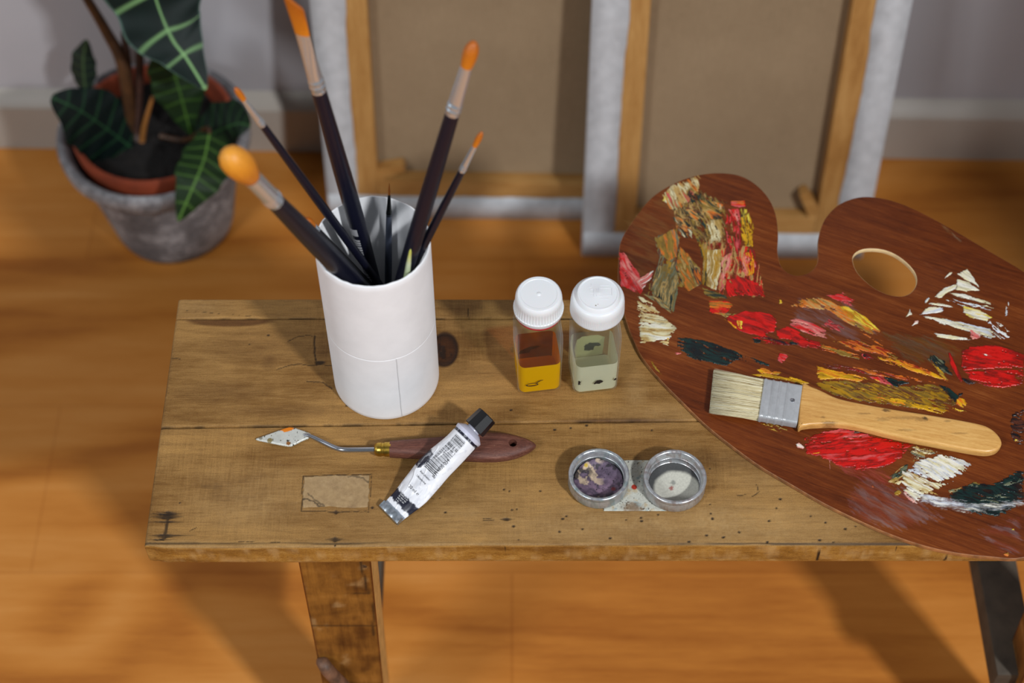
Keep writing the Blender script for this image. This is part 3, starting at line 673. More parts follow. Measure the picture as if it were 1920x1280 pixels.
def seam_strip(a0, wid, z0, z1, nm, mat):
    aa = np.linspace(a0 - wid / 2, a0 + wid / 2, 3); zz = np.linspace(z0, z1, 30)
    V = np.array([(CX + (CR + .0001) * math.cos(q + .002 * math.sin(z * 300)), CY + (CR + .0001) * math.sin(q + .002 * math.sin(z * 300)), HB + z) for z in zz for q in aa]); mk(nm, V, grid_faces(30, 3), mat, cup)
seam_strip(am, .0075, .002, .0755, 'seam', plain('seam_shadow_gap', (186, 186, 188), .7))

BASE_C = [np.array([185, 96, 12]), np.array([224, 130, 20]), np.array([238, 160, 50])]
def brush(name, b, tip, spec, label, flat=None):
    """spec: rh handle radius max, rj radius at ferrule joint, lf ferrule length, rt radius at hair root, lt hair length, shape"""
    b = np.array(b); tip = np.array(tip); L = np.linalg.norm(tip - b); d = (tip - b) / L
    root = thing(name, tuple(b), label, 'paintbrush', 'paintbrushes standing in the white pot')
    rh, rj, lf, rt, lt = spec[:5]; tj = L - lf - lt; tr = L - lt
    hm = spec[6] if len(spec) > 6 else m_navy
    ref = (0, 0, 1) if flat is None else flat
    ax = (b, d, ref)
    tm = spec[7] if len(spec) > 7 else .72
    prof = [(0, rh * .25), (.0006, rh * .4), (.004, rh * .46)] + [(tj * q, rh * (.46 + .54 * math.sin(min(1, q / tm) * math.pi / 2) ** 1.2) if q < tm else rh + (rj * 1.03 - rh) * ((q - tm) / (1 - tm)) ** 1.4) for q in np.linspace(.06, 1, 24)]
    lathe('handle', prof, None, hm, root, 24, axis=ax, sharp_deg=60)
    sq = (1., 1.)
    fl = spec[5] == 'flat'
    ts = np.linspace(0, 1, 16); pf = []; sqs = []
    for q in ts:
        r = rj * 1.06 + (rt - rj * 1.06) * q; pf.append((tj + lf * q - .0015, r)); e = sst(.25, 1, q) if fl else 0
        sqs.append((1 + .0 * e, 1 - .62 * e))
    # two crimp rings near the handle
    ins = []
    for c0 in (.10, .19):
        for dq, am_ in ((-.025, 0), (-.01, .09), (.01, .09), (.025, 0)): ins.append((c0 + dq, am_))
    pf = [(tj + lf * q - .0015, (rj * 1.06 + (rt - rj * 1.06) * q) * (1 + am_)) for q, am_ in sorted([(q, 0) for q in ts if q < .06 or q > .23] + ins)]
    qs = [(p_[0] - tj + .0015) / lf for p_ in pf]; sqs = [(1 + (.25 * sst(.25, 1, q) if fl else 0), 1 - (.6 * sst(.25, 1, q) if fl else 0)) for q in qs]
    lathe('ferrule', pf, None, spec[8] if len(spec) > 8 else m_metal, root, 28, axis=ax, squash=sqs, sharp_deg=70)
    # hair tuft
    hp, hs, hc = [], [], []
    for q in np.linspace(0, 1, 18):
        if spec[5] == 'mop': r = rt * (1.0 + .62 * math.sin(min(1, q / .55) * math.pi / 2) ** 1.2) if q < .55 else rt * 1.62 * max(0, 1 - ((q - .55) / .46) ** 2.3) ** .55
        elif spec[5] == 'round': r = rt * (1 + .28 * math.sin(q * math.pi)) * (math.sqrt(max(0, 1 - ((q - .6) / .41) ** 2)) if q > .6 else 1)
        elif spec[5] == 'point': r = rt * (1 - q) ** .6
        else: r = rt * (1 + .22 * q)
        hp.append((tr - .002 + (lt + .002) * q, max(r, .0002))); hs.append((1.25 if fl else 1, .42 * (1 - .5 * q) if fl else 1))
        hc.append(lin(BASE_C[1] * (1 - q) + (BASE_C[0] if spec[5] != 'mop' else BASE_C[2]) * q))
    o = lathe('bristles', hp, None, m_tuft, root, 40, axis=ax, squash=hs, col=hc, sharp_deg=80)
    # fluted hair surface, slanted end for the flat brush
    me = o.data; off = OFF[root]
    co = np.array([v.co[:] for v in me.vertices]); e = np.cross(np.array(ref, float), d); e /= np.linalg.norm(e)
    rel = co + off - b; tt = rel @ d; axp = np.outer(tt, d); rad = rel - axp; ang = np.arctan2(rad @ np.cross(d, e), rad @ e)
    qq = np.clip((tt - tr) / lt, 0, 1); k = 1 + (fbm(ang * 7 + 40, tt * 60, 9) - .5) * .22 * qq
    new = b + axp + rad * k[:, None]
    if fl: new = new + np.outer(((rad @ e) / (rt * 1.3)) * spec[9] * qq, d)
    me.vertices.foreach_set('co', (new - off).astype(np.float32).ravel()); me.update()
    return root
bA = brush('paintbrush', (-.0890, .7311, .457), (-.1291, .7435, .7967), (.0060, .0046, .048, .0042, .023, 'flat', m_navy, .62, m_metal, .0040), 'tallest brush, angled flat orange tip, barcode sticker on its dark handle', flat=(-.45, -.8, .4))
bB = brush('paintbrush', (-.0693, .7313, .457), (-.1620, .6452, .7758), (.0070, .0054, .036, .0056, .032, 'mop', m_navy, .72), 'thick brush with a fat round orange mop head leaning left')
brush('paintbrush', (-.0634, .7302, .457), (-.1664, .7145, .7554), (.0031, .0023, .026, .0016, .010, 'round', m_navy, .7), 'thin dark blue brush with a tiny orange tip, leaning left above the mop brush')
brush('paintbrush', (-.0684, .7361, .457), (-.1352, .7072, .6397), (.0038, .0028, .006, .0026, .009, 'round', m_black, .6), 'short black brush, orange tip barely over the left rim of the pot')
brush('paintbrush', (-.0936, .7436, .457), (-.0820, .7427, .6333), (.0026, .0019, .022, .0009, .010, 'point', m_slate, .6, m_metal_dark), 'small slate-blue liner brush with a needle-fine tip, upright inside the pot')
brush('paintbrush', (-.1076, .6801, .457), (-.0222, .7200, .7887), (.0055, .0044, .038, .0036, .0175, 'round', m_navy, .66), 'long brush with a round orange tip, taller of the two leaning right')
brush('paintbrush', (-.1192, .6958, .457), (-.0184, .7099, .7210), (.0030, .0022, .024, .0016, .0115, 'round', m_navy, .7), 'thin brush with a small orange tip, lower of the two leaning right')
# barcode sticker on the tallest brush
b = np.array((-.0890, .7311, .457)); tip = np.array((-.1291, .7435, .7967)); d = (tip - b) / np.linalg.norm(tip - b)
view = np.array([0, 0, CZ]) - b; view /= np.linalg.norm(view); e1 = np.cross(view, d); e1 /= np.linalg.norm(e1); e2 = np.cross(d, e1)
if e2 @ view < 0: e2 = -e2
def on_handle(t, ang, r): return b + d * t + r * (math.cos(ang) * e1 + math.sin(ang) * e2)
def handle_r(t): 
    L = np.linalg.norm(tip - b); tj = L - .071; q = t / tj; return .0060 * (.46 + .54 * math.sin(min(1, q / .62) * math.pi / 2) ** 1.2)
sv, sf = [], []
random.seed(5); t0 = .092
sgn = 1 if (on_handle(.1, 0, 1) - b)[0] < (on_handle(.1, math.pi, 1) - b)[0] else -1
def sticker(name, ta, tb, a0, a1, mat, lift):
    aa = np.linspace(a0, a1, 6); V = []; 
    for t in np.linspace(ta, tb, 5):
        for q in aa: V.append(on_handle(t, q, handle_r(t) + lift))
    return np.array(V), grid_faces(5, 6)
Vs, Fs = [], []; base = 0; t = .062
a0, a1 = (math.radians(20), math.radians(75)) if sgn > 0 else (math.radians(105), math.radians(160))
while t < .132:
    wdt = random.choice([.0009, .0014, .002, .0026, .0012]); v_, f_ = sticker('', t, t + wdt, a0, a1, None, .00012); Vs.append(v_); Fs.append(f_ + base); base += len(v_); t += wdt + random.choice([.0006, .0009, .0014])
v_, f_ = sticker('', .136, .143, a0, a1, None, .00012); Vs.append(v_); Fs.append(f_ + base)
mk('barcode_print', np.concatenate(Vs), np.concatenate(Fs), plain('grey_print', (176, 176, 180), .5), bA)
# loose handle with a green and yellow tip
gb = np.array((-.0905, .6778, .457)); gt = np.array((-.0662, .6904, .6290)); gd = (gt - gb) / np.linalg.norm(gt - gb); gl = np.linalg.norm(gt - gb)
gr = thing('paintbrush', tuple(gb), 'upturned brush, pale green and yellow handle end by the front right rim of the pot', 'paintbrush', 'paintbrushes standing in the white pot')
lathe('handle', [(gl * q, r) for q, r in ((.12, .0018), (.3, .0022), (.6, .0026), (.8, .0024), (.92, .0017), (.985, .0009), (1, .0003))], None, attrmat('green_dipped_lacquer', .35, noise=.25, nscale=160), gr, 20, axis=(gb, gd), col=[lin(c) for c in ((40, 60, 30), (60, 84, 40), (90, 120, 50), (150, 170, 110), (196, 206, 172), (200, 200, 90), (190, 190, 80))], sharp_deg=80)
lathe('ferrule', [(gl * .0 + .0, .0012), (gl * .05, .0017), (gl * .13, .0019)], None, m_metal, gr, 16, axis=(gb, gd))

# ------------------------------------------------------------------ medium bottles
def rrect(hx, hy, r, n=8):
    out = []
    for (sx, sy, a0) in ((1, -1, -90), (1, 1, 0), (-1, 1, 90), (-1, -1, 180)):
        for k in range(n):
            a = math.radians(a0 + 90 * k / (n - 1)); out.append((sx * (hx - r) + r * math.cos(a), sy * (hy - r) + r * math.sin(a)))
    return np.array(out)
def loft(name, secs, c, yaw, mat, parent, capa=True, capb=True, flip=False, label=None):
    V = []; cy, sy = math.cos(yaw), math.sin(yaw)
    for (z, hx, hy, r) in secs:
        q = rrect(hx, hy, min(r, hx - 1e-5, hy - 1e-5)); V.append(np.stack([c[0] + q[:, 0] * cy - q[:, 1] * sy, c[1] + q[:, 0] * sy + q[:, 1] * cy, np.full(len(q), c[2] + z)], 1))
    n = len(V[0]); m = len(V); F = [tuple(f[::-1]) for f in grid_faces(m, n, False, True)]
    if capa: F.append(tuple(range(n)))
    if capb: F.append(tuple(range((m - 1) * n, m * n))[::-1])
    o = mk(name, np.concatenate(V), F, mat, parent, True, label=label)
    bm = bmesh.new(); bm.from_mesh(o.data); bmesh.ops.recalc_face_normals(bm, faces=bm.faces); bm.to_mesh(o.data); bm.free()
    return sharp(o, 50)
def bottle(c, yaw, level, liq, label, caprad, captype, hw, sx):
    root = thing('medium_bottle', c, label, 'bottle', 'glass bottles of painting medium')
    hx, hy = hw
    outer = [(0, hx - .003, hy - .003, .004), (.0008, hx - .0012, hy - .0012, .006), (.003, hx, hy, .006), (.058, hx * 1.02, hy * 1.02, .006), (.064, hx * 1.01, hy * .99, .006), (.074, hx * .95, hy * .84, .007), (.081, .0128, .0122, .0118), (.083, .0112, .0112, .0111), (.099, .0112, .0112, .0111)]
    th = .0013
    inner = [(z if z > .004 else .0035, a - th, b_ - th, max(r - th, .002)) for z, a, b_, r in outer[2:]]
    secs = outer + [(.099, .0098, .0098, .0097)] + inner[::-1][1:] + [(.0026, hx - .005, hy - .005, .003)]
    loft('glass', secs, c, yaw, m_glass, root)
    e = .00012
    lq = [(.0025, hx - .005 + e, hy - .005 + e, .003), (.0034, hx - th + e, hy - th + e, .0045), (level - .0004, hx * 1.009 - th + e, hy * 1.009 - th + e, .0045), (level, hx * 1.009 - th + e, hy * 1.009 - th + e, .0045)]
    lo_ = loft('liquid', lq, c, yaw, liq[0], root); lo_.data.materials.append(liq[1])
    for p_ in lo_.data.polygons:
        if p_.normal.z > .8 or p_.normal.y > .8: p_.material_index = 1
    # screw cap
    z0 = .0835
    if captype == 'ribbed':
        prof = [(0, .94, 0), (.0015, .985, 0), (.0045, 1.0, 0), (.0050, .975, 1), (.0130, .93, 1), (.0138, .93, 0), (.0165, .915, 0), (.0185, .885, 0), (.0195, .83, 0), (.0195, .72, 0), (.0192, .70, 0), (.0192, .1, 0), (.0198, .06, 0), (.0199, .0, 0)]
        nr = 48
    else:
        prof = [(0, .97, 0), (.001, 1.0, 0), (.0022, 1.0, 1), (.0092, .985, 1), (.0100, .985, 0), (.0135, .965, 0), (.0155, .93, 0), (.0163, .89, 0), (.0166, .83, 0), (.0190, .78, 0), (.0198, .74, 0), (.0198, .70, 0), (.0194, .68, 0), (.0194, .1, 0), (.0197, .06, 0), (.0197, 0, 0)]
        nr = 90
    n = nr * 6; a = np.linspace(0, 2 * np.pi, n, endpoint=False); V = []
    for z, r, rib in prof:
        rr = caprad * r * (1 - rib * (.022 if captype == 'ribbed' else .010) * (.5 + .5 * np.cos(a * nr)) ** 2 * 1.0); V.append(np.stack([c[0] + rr * np.cos(a), c[1] + rr * np.sin(a), np.full(n, c[2] + z0 + z)], 1))
    F = grid_faces(len(prof), n, False, True)[:, ::-1]
    cap = mk('cap', np.concatenate(V), F, m_whitecap, root); sharp(cap, 40)
    if captype == 'ribbed':
        lathe('tamper_ring', [(-.0016, .0125), (-.0014, caprad * .93), (-.0002, caprad * .95), (.0002, caprad * .9)], (c[0], c[1], c[2] + z0 - .0005), m_redring, root, 64, label='red ring under the cap')
    else:
        # moulded relief on the cap
        zt = c[2] + z0 + .0194; bars = [(-.45, .25, .18, .03), (-.45, .0, .18, .03), (.05, .35, .75, .03), (.05, -.2, .75, .03), (.03, -.2, .03, .58), (.78, -.2, .03, .58), (-.28, -.25, .03, .55), (-.1, -.25, .03, .55), (.1, -.45, .5, .03), (-.4, .5, .03, .2), (-.55, .4, .2, .03), (.1, .55, .55, .03)]
        for (x_, y_, w_, h_) in bars:
            s = caprad * .62
            box('moulded_relief', (c[0] + x_ * s, c[1] + y_ * s, zt - .0002), (c[0] + (x_ + w_) * s, c[1] + (y_ + h_) * s, zt + .00022), m_whitecap, cap, .0001)
        for (x_, y_, r_) in ((-.1, -.55, .0006), (-.22, -.66, .0004), (-.02, -.5, .0003)):
            lathe('paint_speck', [(-.0001, r_), (.0002, r_ * .5)], (c[0] + x_ * caprad, c[1] + y_ * caprad, zt), plain('dried_speck', (120, 110, 84), .7), cap, 10)
    return root
def face_pt(c, yaw, fx, fy, z): return np.array((c[0] + fx * math.cos(yaw) - fy * math.sin(yaw), c[1] + fx * math.sin(yaw) + fy * math.cos(yaw), c[2] + z))
def decal(name, pts2, c, yaw, fy, mat, parent, thick=.00015, seed=1, rag=.0006, res=.0003, label=None):
    P = np.array(pts2); lo = P.min(0) - .001; hi = P.max(0) + .001
    xs = np.arange(lo[0], hi[0], res); zs = np.arange(lo[1], hi[1], res); X, Z = np.meshgrid(xs, zs, indexing='ij'); x, z = X.ravel(), Z.ravel()
    sd = poly_sd(x, z, P) + (fbm(x * 900, z * 500, seed) - .5) * rag * 2; q = (sd > 0).reshape(X.shape); q = q[:-1, :-1] & q[1:, :-1] & q[1:, 1:] & q[:-1, 1:]
    F = grid_faces(len(xs), len(zs))[q.ravel()]; used = np.unique(F); rem = np.zeros(len(x), int); rem[used] = np.arange(len(used))
    V = np.array([face_pt(c, yaw, x[i], fy, z[i]) for i in used]); return mk(name, V, rem[F], mat, parent, True, label=label)
yawb = math.radians(8)
p1 = at(1007, 712); c1 = (float(p1[0]), float(p1[1]) + .003, HB + .0006)
bt1 = bottle(c1, yawb, .0352, (m_oil, m_oil_top), 'glass bottle of amber oil with a white ribbed cap', .0178, 'ribbed', (.0162, .0162), 1)
p2 = at(1111, 711); c2 = (float(p2[0]), float(p2[1]) + .003, HB + .0006)
bt2 = bottle(c2, yawb, .0356, (m_spirit, m_spirit_top), 'glass bottle of clear liquid with a wide smooth-topped white cap', .0193, 'fine', (.0166, .0164), 1)
fyb = .0164 * 1.02 + .00012
decal('printed_mark', [(-.012, .007), (-.004, .007), (-.002, .011), (.002, .012), (.006, .015), (-.002, .016), (-.010, .012)], c1, yawb, .0162 * 1.02 + .00012, m_ink, bt1, seed=4)
decal('paper_label', [(-.0105, .0012), (-.002, .0008), (.006, .0012), (.0105, .002), (.0112, .024), (.006, .028), (-.006, .028), (-.0100, .024), (-.0115, .012)], c2, yawb, fyb + .0001, m_label, bt2, seed=6, rag=.0003)
decal('printed_mark', [(-.004, .009), (.003, .009), (.004, .013), (.0095, .014), (.007, .018), (.000, .019), (-.004, .016)], c2, yawb, fyb - .00006, m_ink, bt2, seed=5, rag=.0012)
# back print refracted by the oil, put as strokes on the bottle front
fr_ = -.0162 * 1.012 - .00012
for pts in ([(-.0115, .0195), (-.0095, .0185), (-.0085, .0165), (-.0095, .0175)], [(-.0030, .0150), (-.0010, .0175), (.0022, .0185), (.0018, .0195), (-.0012, .0185), (-.0034, .0165)]):
    decal('refracted_mark', pts, c1, yawb, fr_, m_ink, bt1, seed=9, rag=.0003, res=.0002)
an = np.linspace(0, 2 * np.pi, 28, endpoint=False)
ring_o = [(-.0062 + .0046 * math.cos(q), .0142 + .0021 * math.sin(q)) for q in an]; ring_i = [(-.0062 + .0037 * math.cos(q), .0144 + .0013 * math.sin(q)) for q in an]
Vr = np.array([face_pt(c1, yawb, x, fr_, z) for x, z in ring_o + ring_i]); nr_ = len(an)
mk('refracted_mark', Vr, [(i, (i + 1) % nr_, nr_ + (i + 1) % nr_, nr_ + i) for i in range(nr_)], m_ink, bt1)
fr2 = -.0164 * 1.012 - .00012  # refracted print of the clear bottle, also put as strokes on its front
for pts in ([(-.0140, .0150), (-.0120, .0150), (-.0118, .0200), (-.0138, .0205)], [(-.0020, .0135), (.0022, .0135), (.0048, .0165), (.0024, .0185), (-.0004, .0180), (-.0022, .0160)], [(.0122, .0160), (.0142, .0160), (.0138, .0195)]):
    decal('refracted_mark', pts, c2, yawb, fr2, m_ink, bt2, seed=19, rag=.0010, res=.0002)

# ------------------------------------------------------------------ palette
PZ0, PZ1 = HB + .0003, HB + .0046
OUT = [(1160,485),(1164,452),(1185,416),(1221,371),(1262,344.5),(1302.5,329.5),(1343,324),(1384,328),(1416,344.5),(1441,371),(1455,403),(1459,440),(1458,472.5),(1465,499),(1481,513),(1499.5,516),(1520,509),(1532,493),(1534,472.5),(1535,444),(1546,411.5),(1570.6,385),(1603,371),(1635.6,369),(1676,377),(1725,397),(1790,432),(1855,470.5),(1920,509),(1990,560),(2052,640),(2085,740),(2085,840),(2055,930),(2000,1010),(1920,1045),(1850,1043),(1790,1036),(1729,1022),(1668,1001),(1607,974),(1546,944),(1485,909),(1424,873),(1367.5,832),(1323,796),(1282,756),(1237.5,711),(1205,671),(1189,640),(1176.5,608),(1164,562),(1158.5,522)]
HOLE = [(1599,487),(1605,474),(1622,467),(1650,467.5),(1676,476),(1700,493),(1716,513),(1718,532),(1708,548),(1690,555),(1663,551),(1634,536),(1608,511)]
oxy = closed_spline([at(u, v, PZ1)[:2] for u, v in OUT], 5); hxy = closed_spline([at(u, v, PZ1)[:2] for u, v in HOLE], 6)
pc_ = at(1560, 700, HB)
pal = thing('palette', (float(pc_[0]), float(pc_[1]), HB), 'large mahogany kidney-shaped painter\'s palette smeared with red, yellow and white oil paint', 'palette')
hc0 = hxy.mean(0)
def pal_side(c):
    q = np.array(c[:2]) + OFF[pal][:2]; return 2 if np.linalg.norm(q - hc0) < .045 else 1
slab('board', [oxy, hxy], PZ0, PZ1, .0007, [m_palette, m_pal_edge, m_pal_hole], pal, pal_side)
LAY = [0]
PAL = dict(r=(206,20,12), dr=(136,20,12), pk=(206,84,84), lp=(222,140,126), o=(216,112,26), y=(226,170,18), ly=(232,206,70), dy=(176,130,16), ol=(126,98,34), tn=(186,152,88), cr=(224,214,172), w=(232,228,214), bw=(205,210,222), bk=(13,16,20), te=(17,46,42), gg=(108,112,86), br=(92,46,28), og=(150,118,46))
def daub(mp, pts, cols, ang=20, dry=0., h=.00055, rag=.0011, alpha=None, name='paint_smear', seed=None, L=.016, W=.0007, label=None, lift=0.):
    ox, oy, sc = mp; px = [(ox + a * sc, oy + b_ * sc) for a, b_ in pts]
    P = np.array([at(u, v, PZ1)[:2] for u, v in px]); LAY[0] += 1; seed = LAY[0] if seed is None else seed
    um, vm = np.mean(px, 0); q0 = at(um, vm, PZ1)[:2]; q1 = at(um + math.cos(math.radians(ang)) * 10, vm + math.sin(math.radians(ang)) * 10, PZ1)[:2]; dv = (q1 - q0) / np.linalg.norm(q1 - q0)
    lo = P.min(0) - rag - .0005; hi = P.max(0) + rag + .0005; res = .00042
    xs = np.arange(lo[0], hi[0], res); ys = np.arange(lo[1], hi[1], res); X, Y = np.meshgrid(xs, ys, indexing='ij'); x, y = X.ravel(), Y.ravel()
    al = x * dv[0] + y * dv[1]; ac = -x * dv[1] + y * dv[0]
    warp = (fbm(x * 90, y * 90, seed + 50) - .5) * .004
    st = fbm(al / L, (ac + warp) / W, seed, 4, .6); st2 = fbm(al / (L * .5), (ac + warp) / (W * 1.6), seed + 9, 4, .65)
    sd = poly_sd(x, y, P); f = sd + (st2 - .5) * 2.2 * rag + (fbm(x * 700, y * 700, seed + 4) - .5) * rag * .8
    ok = f > 0
    tl_ = (al - al.min()) / (np.ptp(al) + 1e-9); pa_ = (P @ dv); tl_ = (al - pa_.min()) / (np.ptp(pa_) + 1e-9); end = np.maximum(sst(.72, 1.05, tl_), .7 * sst(.22, -.05, tl_))
    if dry: ok &= (st2 + .35 * (fbm(x * 900, y * 900, seed + 2) - .5)) > (.22 + .42 * dry) * (1 - .25 * sst(0, .006, sd)) + .17 * end
    h = h * .55; z = lift + PZ1 + .00012 + .000004 * LAY[0] + h * sst(0, .0016, f) * (.25 + .85 * st) + h * .3 * np.exp(-((f - .0009) / .0006) ** 2)
    mv = fbm(al / (L * 1.6), (ac + warp) / (W * 4.5), seed + 20, 3, .55) * .8 + .2 * st + .25 * fbm(x * 120, y * 120, seed + 33); rk = np.sort(mv[ok])[::max(1, ok.sum() // 200)] if ok.sum() > 4 else np.array([0., 1.]); mixv = np.clip(np.searchsorted(rk, mv) / len(rk), 0, .999)
    cl = np.array([lin(PAL[c]) for c in cols.split()]); kf = mixv * (len(cl) - 1); k0 = np.clip(kf.astype(int), 0, max(len(cl) - 2, 0)); fr = (kf - k0)[:, None]; fr = fr * fr * (3 - 2 * fr)
    col = cl[k0] * (1 - fr) + cl[np.minimum(k0 + 1, len(cl) - 1)] * fr
    thin = sst(.50, .28, st2 + .25 * (fbm(x * 260, y * 260, seed + 60) - .5)); at_ = {'alpha': sst(-.0001, .0007, f) * (1 - np.clip(.35 + 1.1 * dry, 0, .95) * thin) * (1 - .5 * end * (dry > 0))}; mat = m_paint
    if alpha is not None: at_ = {'alpha': alpha * sst(0, .006, f) * np.clip(.35 + 1.1 * (st2 - .25), 0, 1)}; mat = m_haze
    return quads_mask(name, xs, ys, ok, x, y, z, PZ1 + .00004 + lift, mat, pal, col, label, at_)
A4 = (1160, 320, .3125); A5 = (1480, 480, .23442); A6 = (1480, 760, .23442); C7 = (1140, 640, .40625)
# thin films of old paint in the wood
daub(A4, [(20,300),(150,200),(300,130),(480,60),(480,300),(330,420),(220,640),(40,720)], 'br tn', 30, alpha=.12, rag=.004, h=0)
daub(A6, [(560,560),(900,640),(1100,780),(1250,900),(900,1020),(560,940),(420,760)], 'bw pk', 35, alpha=.13, rag=.006, h=0, name='thin_smear')
daub(A6, [(300,380),(640,430),(880,600),(760,680),(420,560)], 'dr pk', 35, alpha=.38, rag=.005, h=0, name='thin_smear')
daub(A5, [(700,600),(1200,640),(1400,760),(1250,900),(900,830)], 'ol gg', 28, alpha=.28, rag=.006, h=0, name='thin_smear')
daub(A5, [(60,330),(500,350),(730,620),(560,700),(0,620)], 'br bw', 30, alpha=.10, rag=.006, h=0, name='thin_smear')
daub(A6, [(1500,1000),(1877,860),(1877,1200),(1700,1210)], 'br pk bw', 25, alpha=.12, rag=.006, h=0, name='thin_smear')
# upper left lobe
daub(A4, [(330,220),(480,120),(640,190),(640,420),(560,470),(480,430),(420,330),(330,330)], 'te og br tn bk og', 62, .42, .0003, .003)
daub(A4, [(210,400),(350,340),(380,560),(500,690),(340,700),(330,850),(160,740),(240,560)], 'og gg br og', 95, .35, .0002, .002)
daub(A4, [(500,430),(660,400),(820,480),(880,760),(640,760),(560,700)], 'dr tn r br dr', 92, .40, .0002, .003)
daub(A4, [(265,150),(290,105),(380,60),(485,22),(485,110),(420,190),(360,240),(300,230)], 'o tn tn cr og pk', 60, .15, .0006, .002)
daub(A4, [(262,180),(285,110),(310,130),(300,200)], 'cr ly tn', 80, .1, .0006)
daub(A4, [(400,140),(430,100),(480,130),(490,180),(440,200)], 'te bk og', 40, .2, .0006, .0016)
daub(A4, [(480,170),(560,180),(625,200),(625,300),(560,290),(500,250)], 'te og tn o te', 35, .15, .0006, .0016)
daub(A4, [(380,235),(470,230),(520,280),(500,320),(420,290)], 'o tn te br', 35, .15, .0006, .0016)
daub(A4, [(330,280),(360,260),(440,330),(440,410),(390,400),(350,360)], 'te bk tn o te cr', 55, .1, .0008, .0016)
daub(A4, [(520,290),(620,290),(625,390),(600,430),(540,440),(520,360)], 'og tn cr og', 75, .2, .0005, .0016)
daub(A4, [(590,200),(625,190),(625,240),(600,240)], 'cr tn', 80, .1)
daub(A4, [(215,410),(330,345),(370,400),(350,520),(300,545),(250,500)], 'og ol og o gg', 75, 0, .0005, .0008)
daub(A4, [(285,540),(320,530),(315,620),(285,640)], 'dy og', 95, .1)
daub(A4, [(235,570),(340,540),(365,680),(330,850),(230,760),(190,720)], 'gg ol gg tn te', 103, 0, .0005, .0010)
daub(A4, [(150,740),(230,750),(325,830),(320,868),(230,800)], 'tn gg tn', 35, .1, .0004, .0014)
daub(A4, [(365,450),(420,500),(495,590),(500,680),(415,728),(370,680),(335,580)], 'og o ol og tn te o', 65, 0, .0006, .0008)
daub(A4, [(470,415),(530,430),(545,560),(520,690),(498,680),(505,560)], 'tn og dy te', 92, .1, .0005, .0012)
daub(A4, [(525,470),(620,470),(615,600),(585,720),(520,690)], 'og tn cr dy tn', 93, 0, .0006, .0008)
daub(A4, [(615,520),(690,470),(670,600),(630,735),(590,715)], 'tn lp pk tn r', 98, .05, .0006, .0012)
daub(A4, [(645,250),(700,240),(735,330),(740,480),(700,560),(650,500),(640,380)], 'dr pk r dr tn', 88, .35, .0005, .0018)
daub(A4, [(670,180),(760,178),(765,215),(720,225),(672,208)], 'pk o r pk', 5, 0, .0010, .0008)
daub(A4, [(655,230),(720,225),(735,300),(700,310)], 'pk r lp', 70, .1, .0007)
daub(A4, [(720,225),(780,230),(810,340),(805,470),(745,490),(730,330)], 'y dy y bk ly', 80, .3, .0008, .0018)
daub(A4, [(735,490),(800,480),(830,570),(790,650),(740,620)], 'r y r lp o', 80, .15, .0007, .0016)
daub(A4, [(640,660),(700,620),(760,640),(860,680),(880,760),(760,750),(650,760)], 'r r dr r', 60, .05, .0006, .0016)
daub(A4, [(500,700),(640,745),(660,770),(560,765),(515,745)], 'ol te og', 15, 0, .0004, .0012)
daub(A4, [(535,775),(660,780),(690,800),(640,870),(545,850)], 'r r o ol', 10, .05, .0005, .0012)
daub(A4, [(550,845),(640,850),(730,860),(640,885)], 'gg og tn', 10, .1)
daub(A4, [(640,880),(760,840),(900,850),(950,890),(940,960),(860,1000),(740,970),(680,930)], 'r r dr r', 20, 0, .0007, .0014)
daub(A4, [(630,885),(700,920),(760,960),(700,950)], 'o y r', 35, .2, .0006)
daub(A4, [(700,895),(750,900),(740,960),(705,945)], 'y ly o', 60, .2, .0008)
daub(A4, [(940,960),(1010,930),(1088,960),(1088,1020),(960,1010)], 'r r dr', 15, 0, .0006, .0014)
daub(A4, [(780,1000),(880,990),(940,1010),(1080,1040),(1060,1050),(880,1040)], 'r dr bk', 15, .25, .0005)
daub(A4, [(800,1005),(860,1010),(850,1035),(810,1030)], 'bk te', 10, .05)
daub(A4, [(960,1090),(1010,1100),(1025,1110),(980,1160),(950,1140)], 'pk r pk', 20, .05, .0009, .0006)
daub(A4, [(0,480),(40,490),(110,600),(160,690),(130,750),(60,710),(10,690)], 'pk r pk lp', 55, .05, .0006, .0014)
daub(A4, [(80,660),(160,620),(215,590),(205,630),(140,720)], 'lp pk w', -35, .15, .0006, .0014)
daub(A4, [(120,870),(180,850),(260,870),(350,940),(310,1010),(130,1035)], 'cr tn cr w', 5, .08, .0007, .0016)
daub(A4, [(95,755),(180,760),(230,840),(280,880),(200,860),(120,880)], 'cr tn', 30, .55, .0004, .002)
daub(A4, [(235,1030),(300,1000),(305,1050),(270,1045)], 'y cr dy', 20, .2)
daub(A4, [(345,1000),(430,1000),(560,1030),(700,1080),(760,1120),(640,1170),(520,1150),(420,1120),(350,1060)], 'bk te bk te', 20, .05, .0006, .0016)
daub(A4, [(330,1090),(385,1090),(345,1115)], 'pk lp', 10, .2)
daub(A4, [(640,1060),(800,1120),(960,1180),(900,1180),(700,1130)], 'bk te', 20, .5, .0004)
daub(A4, [(190,1130),(225,1170),(255,1220),(215,1195)], 'dy og', 60, .2, .0004)
daub(A4, [(820,1190),(870,1180),(980,1210),(960,1225),(860,1220)], 'y o dy', 18, .15, .0007)
daub(A4, [(790,1220),(880,1215),(1088,1255),(1088,1275),(960,1250),(830,1235)], 'y dy', 15, .05, .0006, .0007)
daub(A4, [(960,770),(980,775),(980,800),(960,805)], 'ly y', 60, 0)
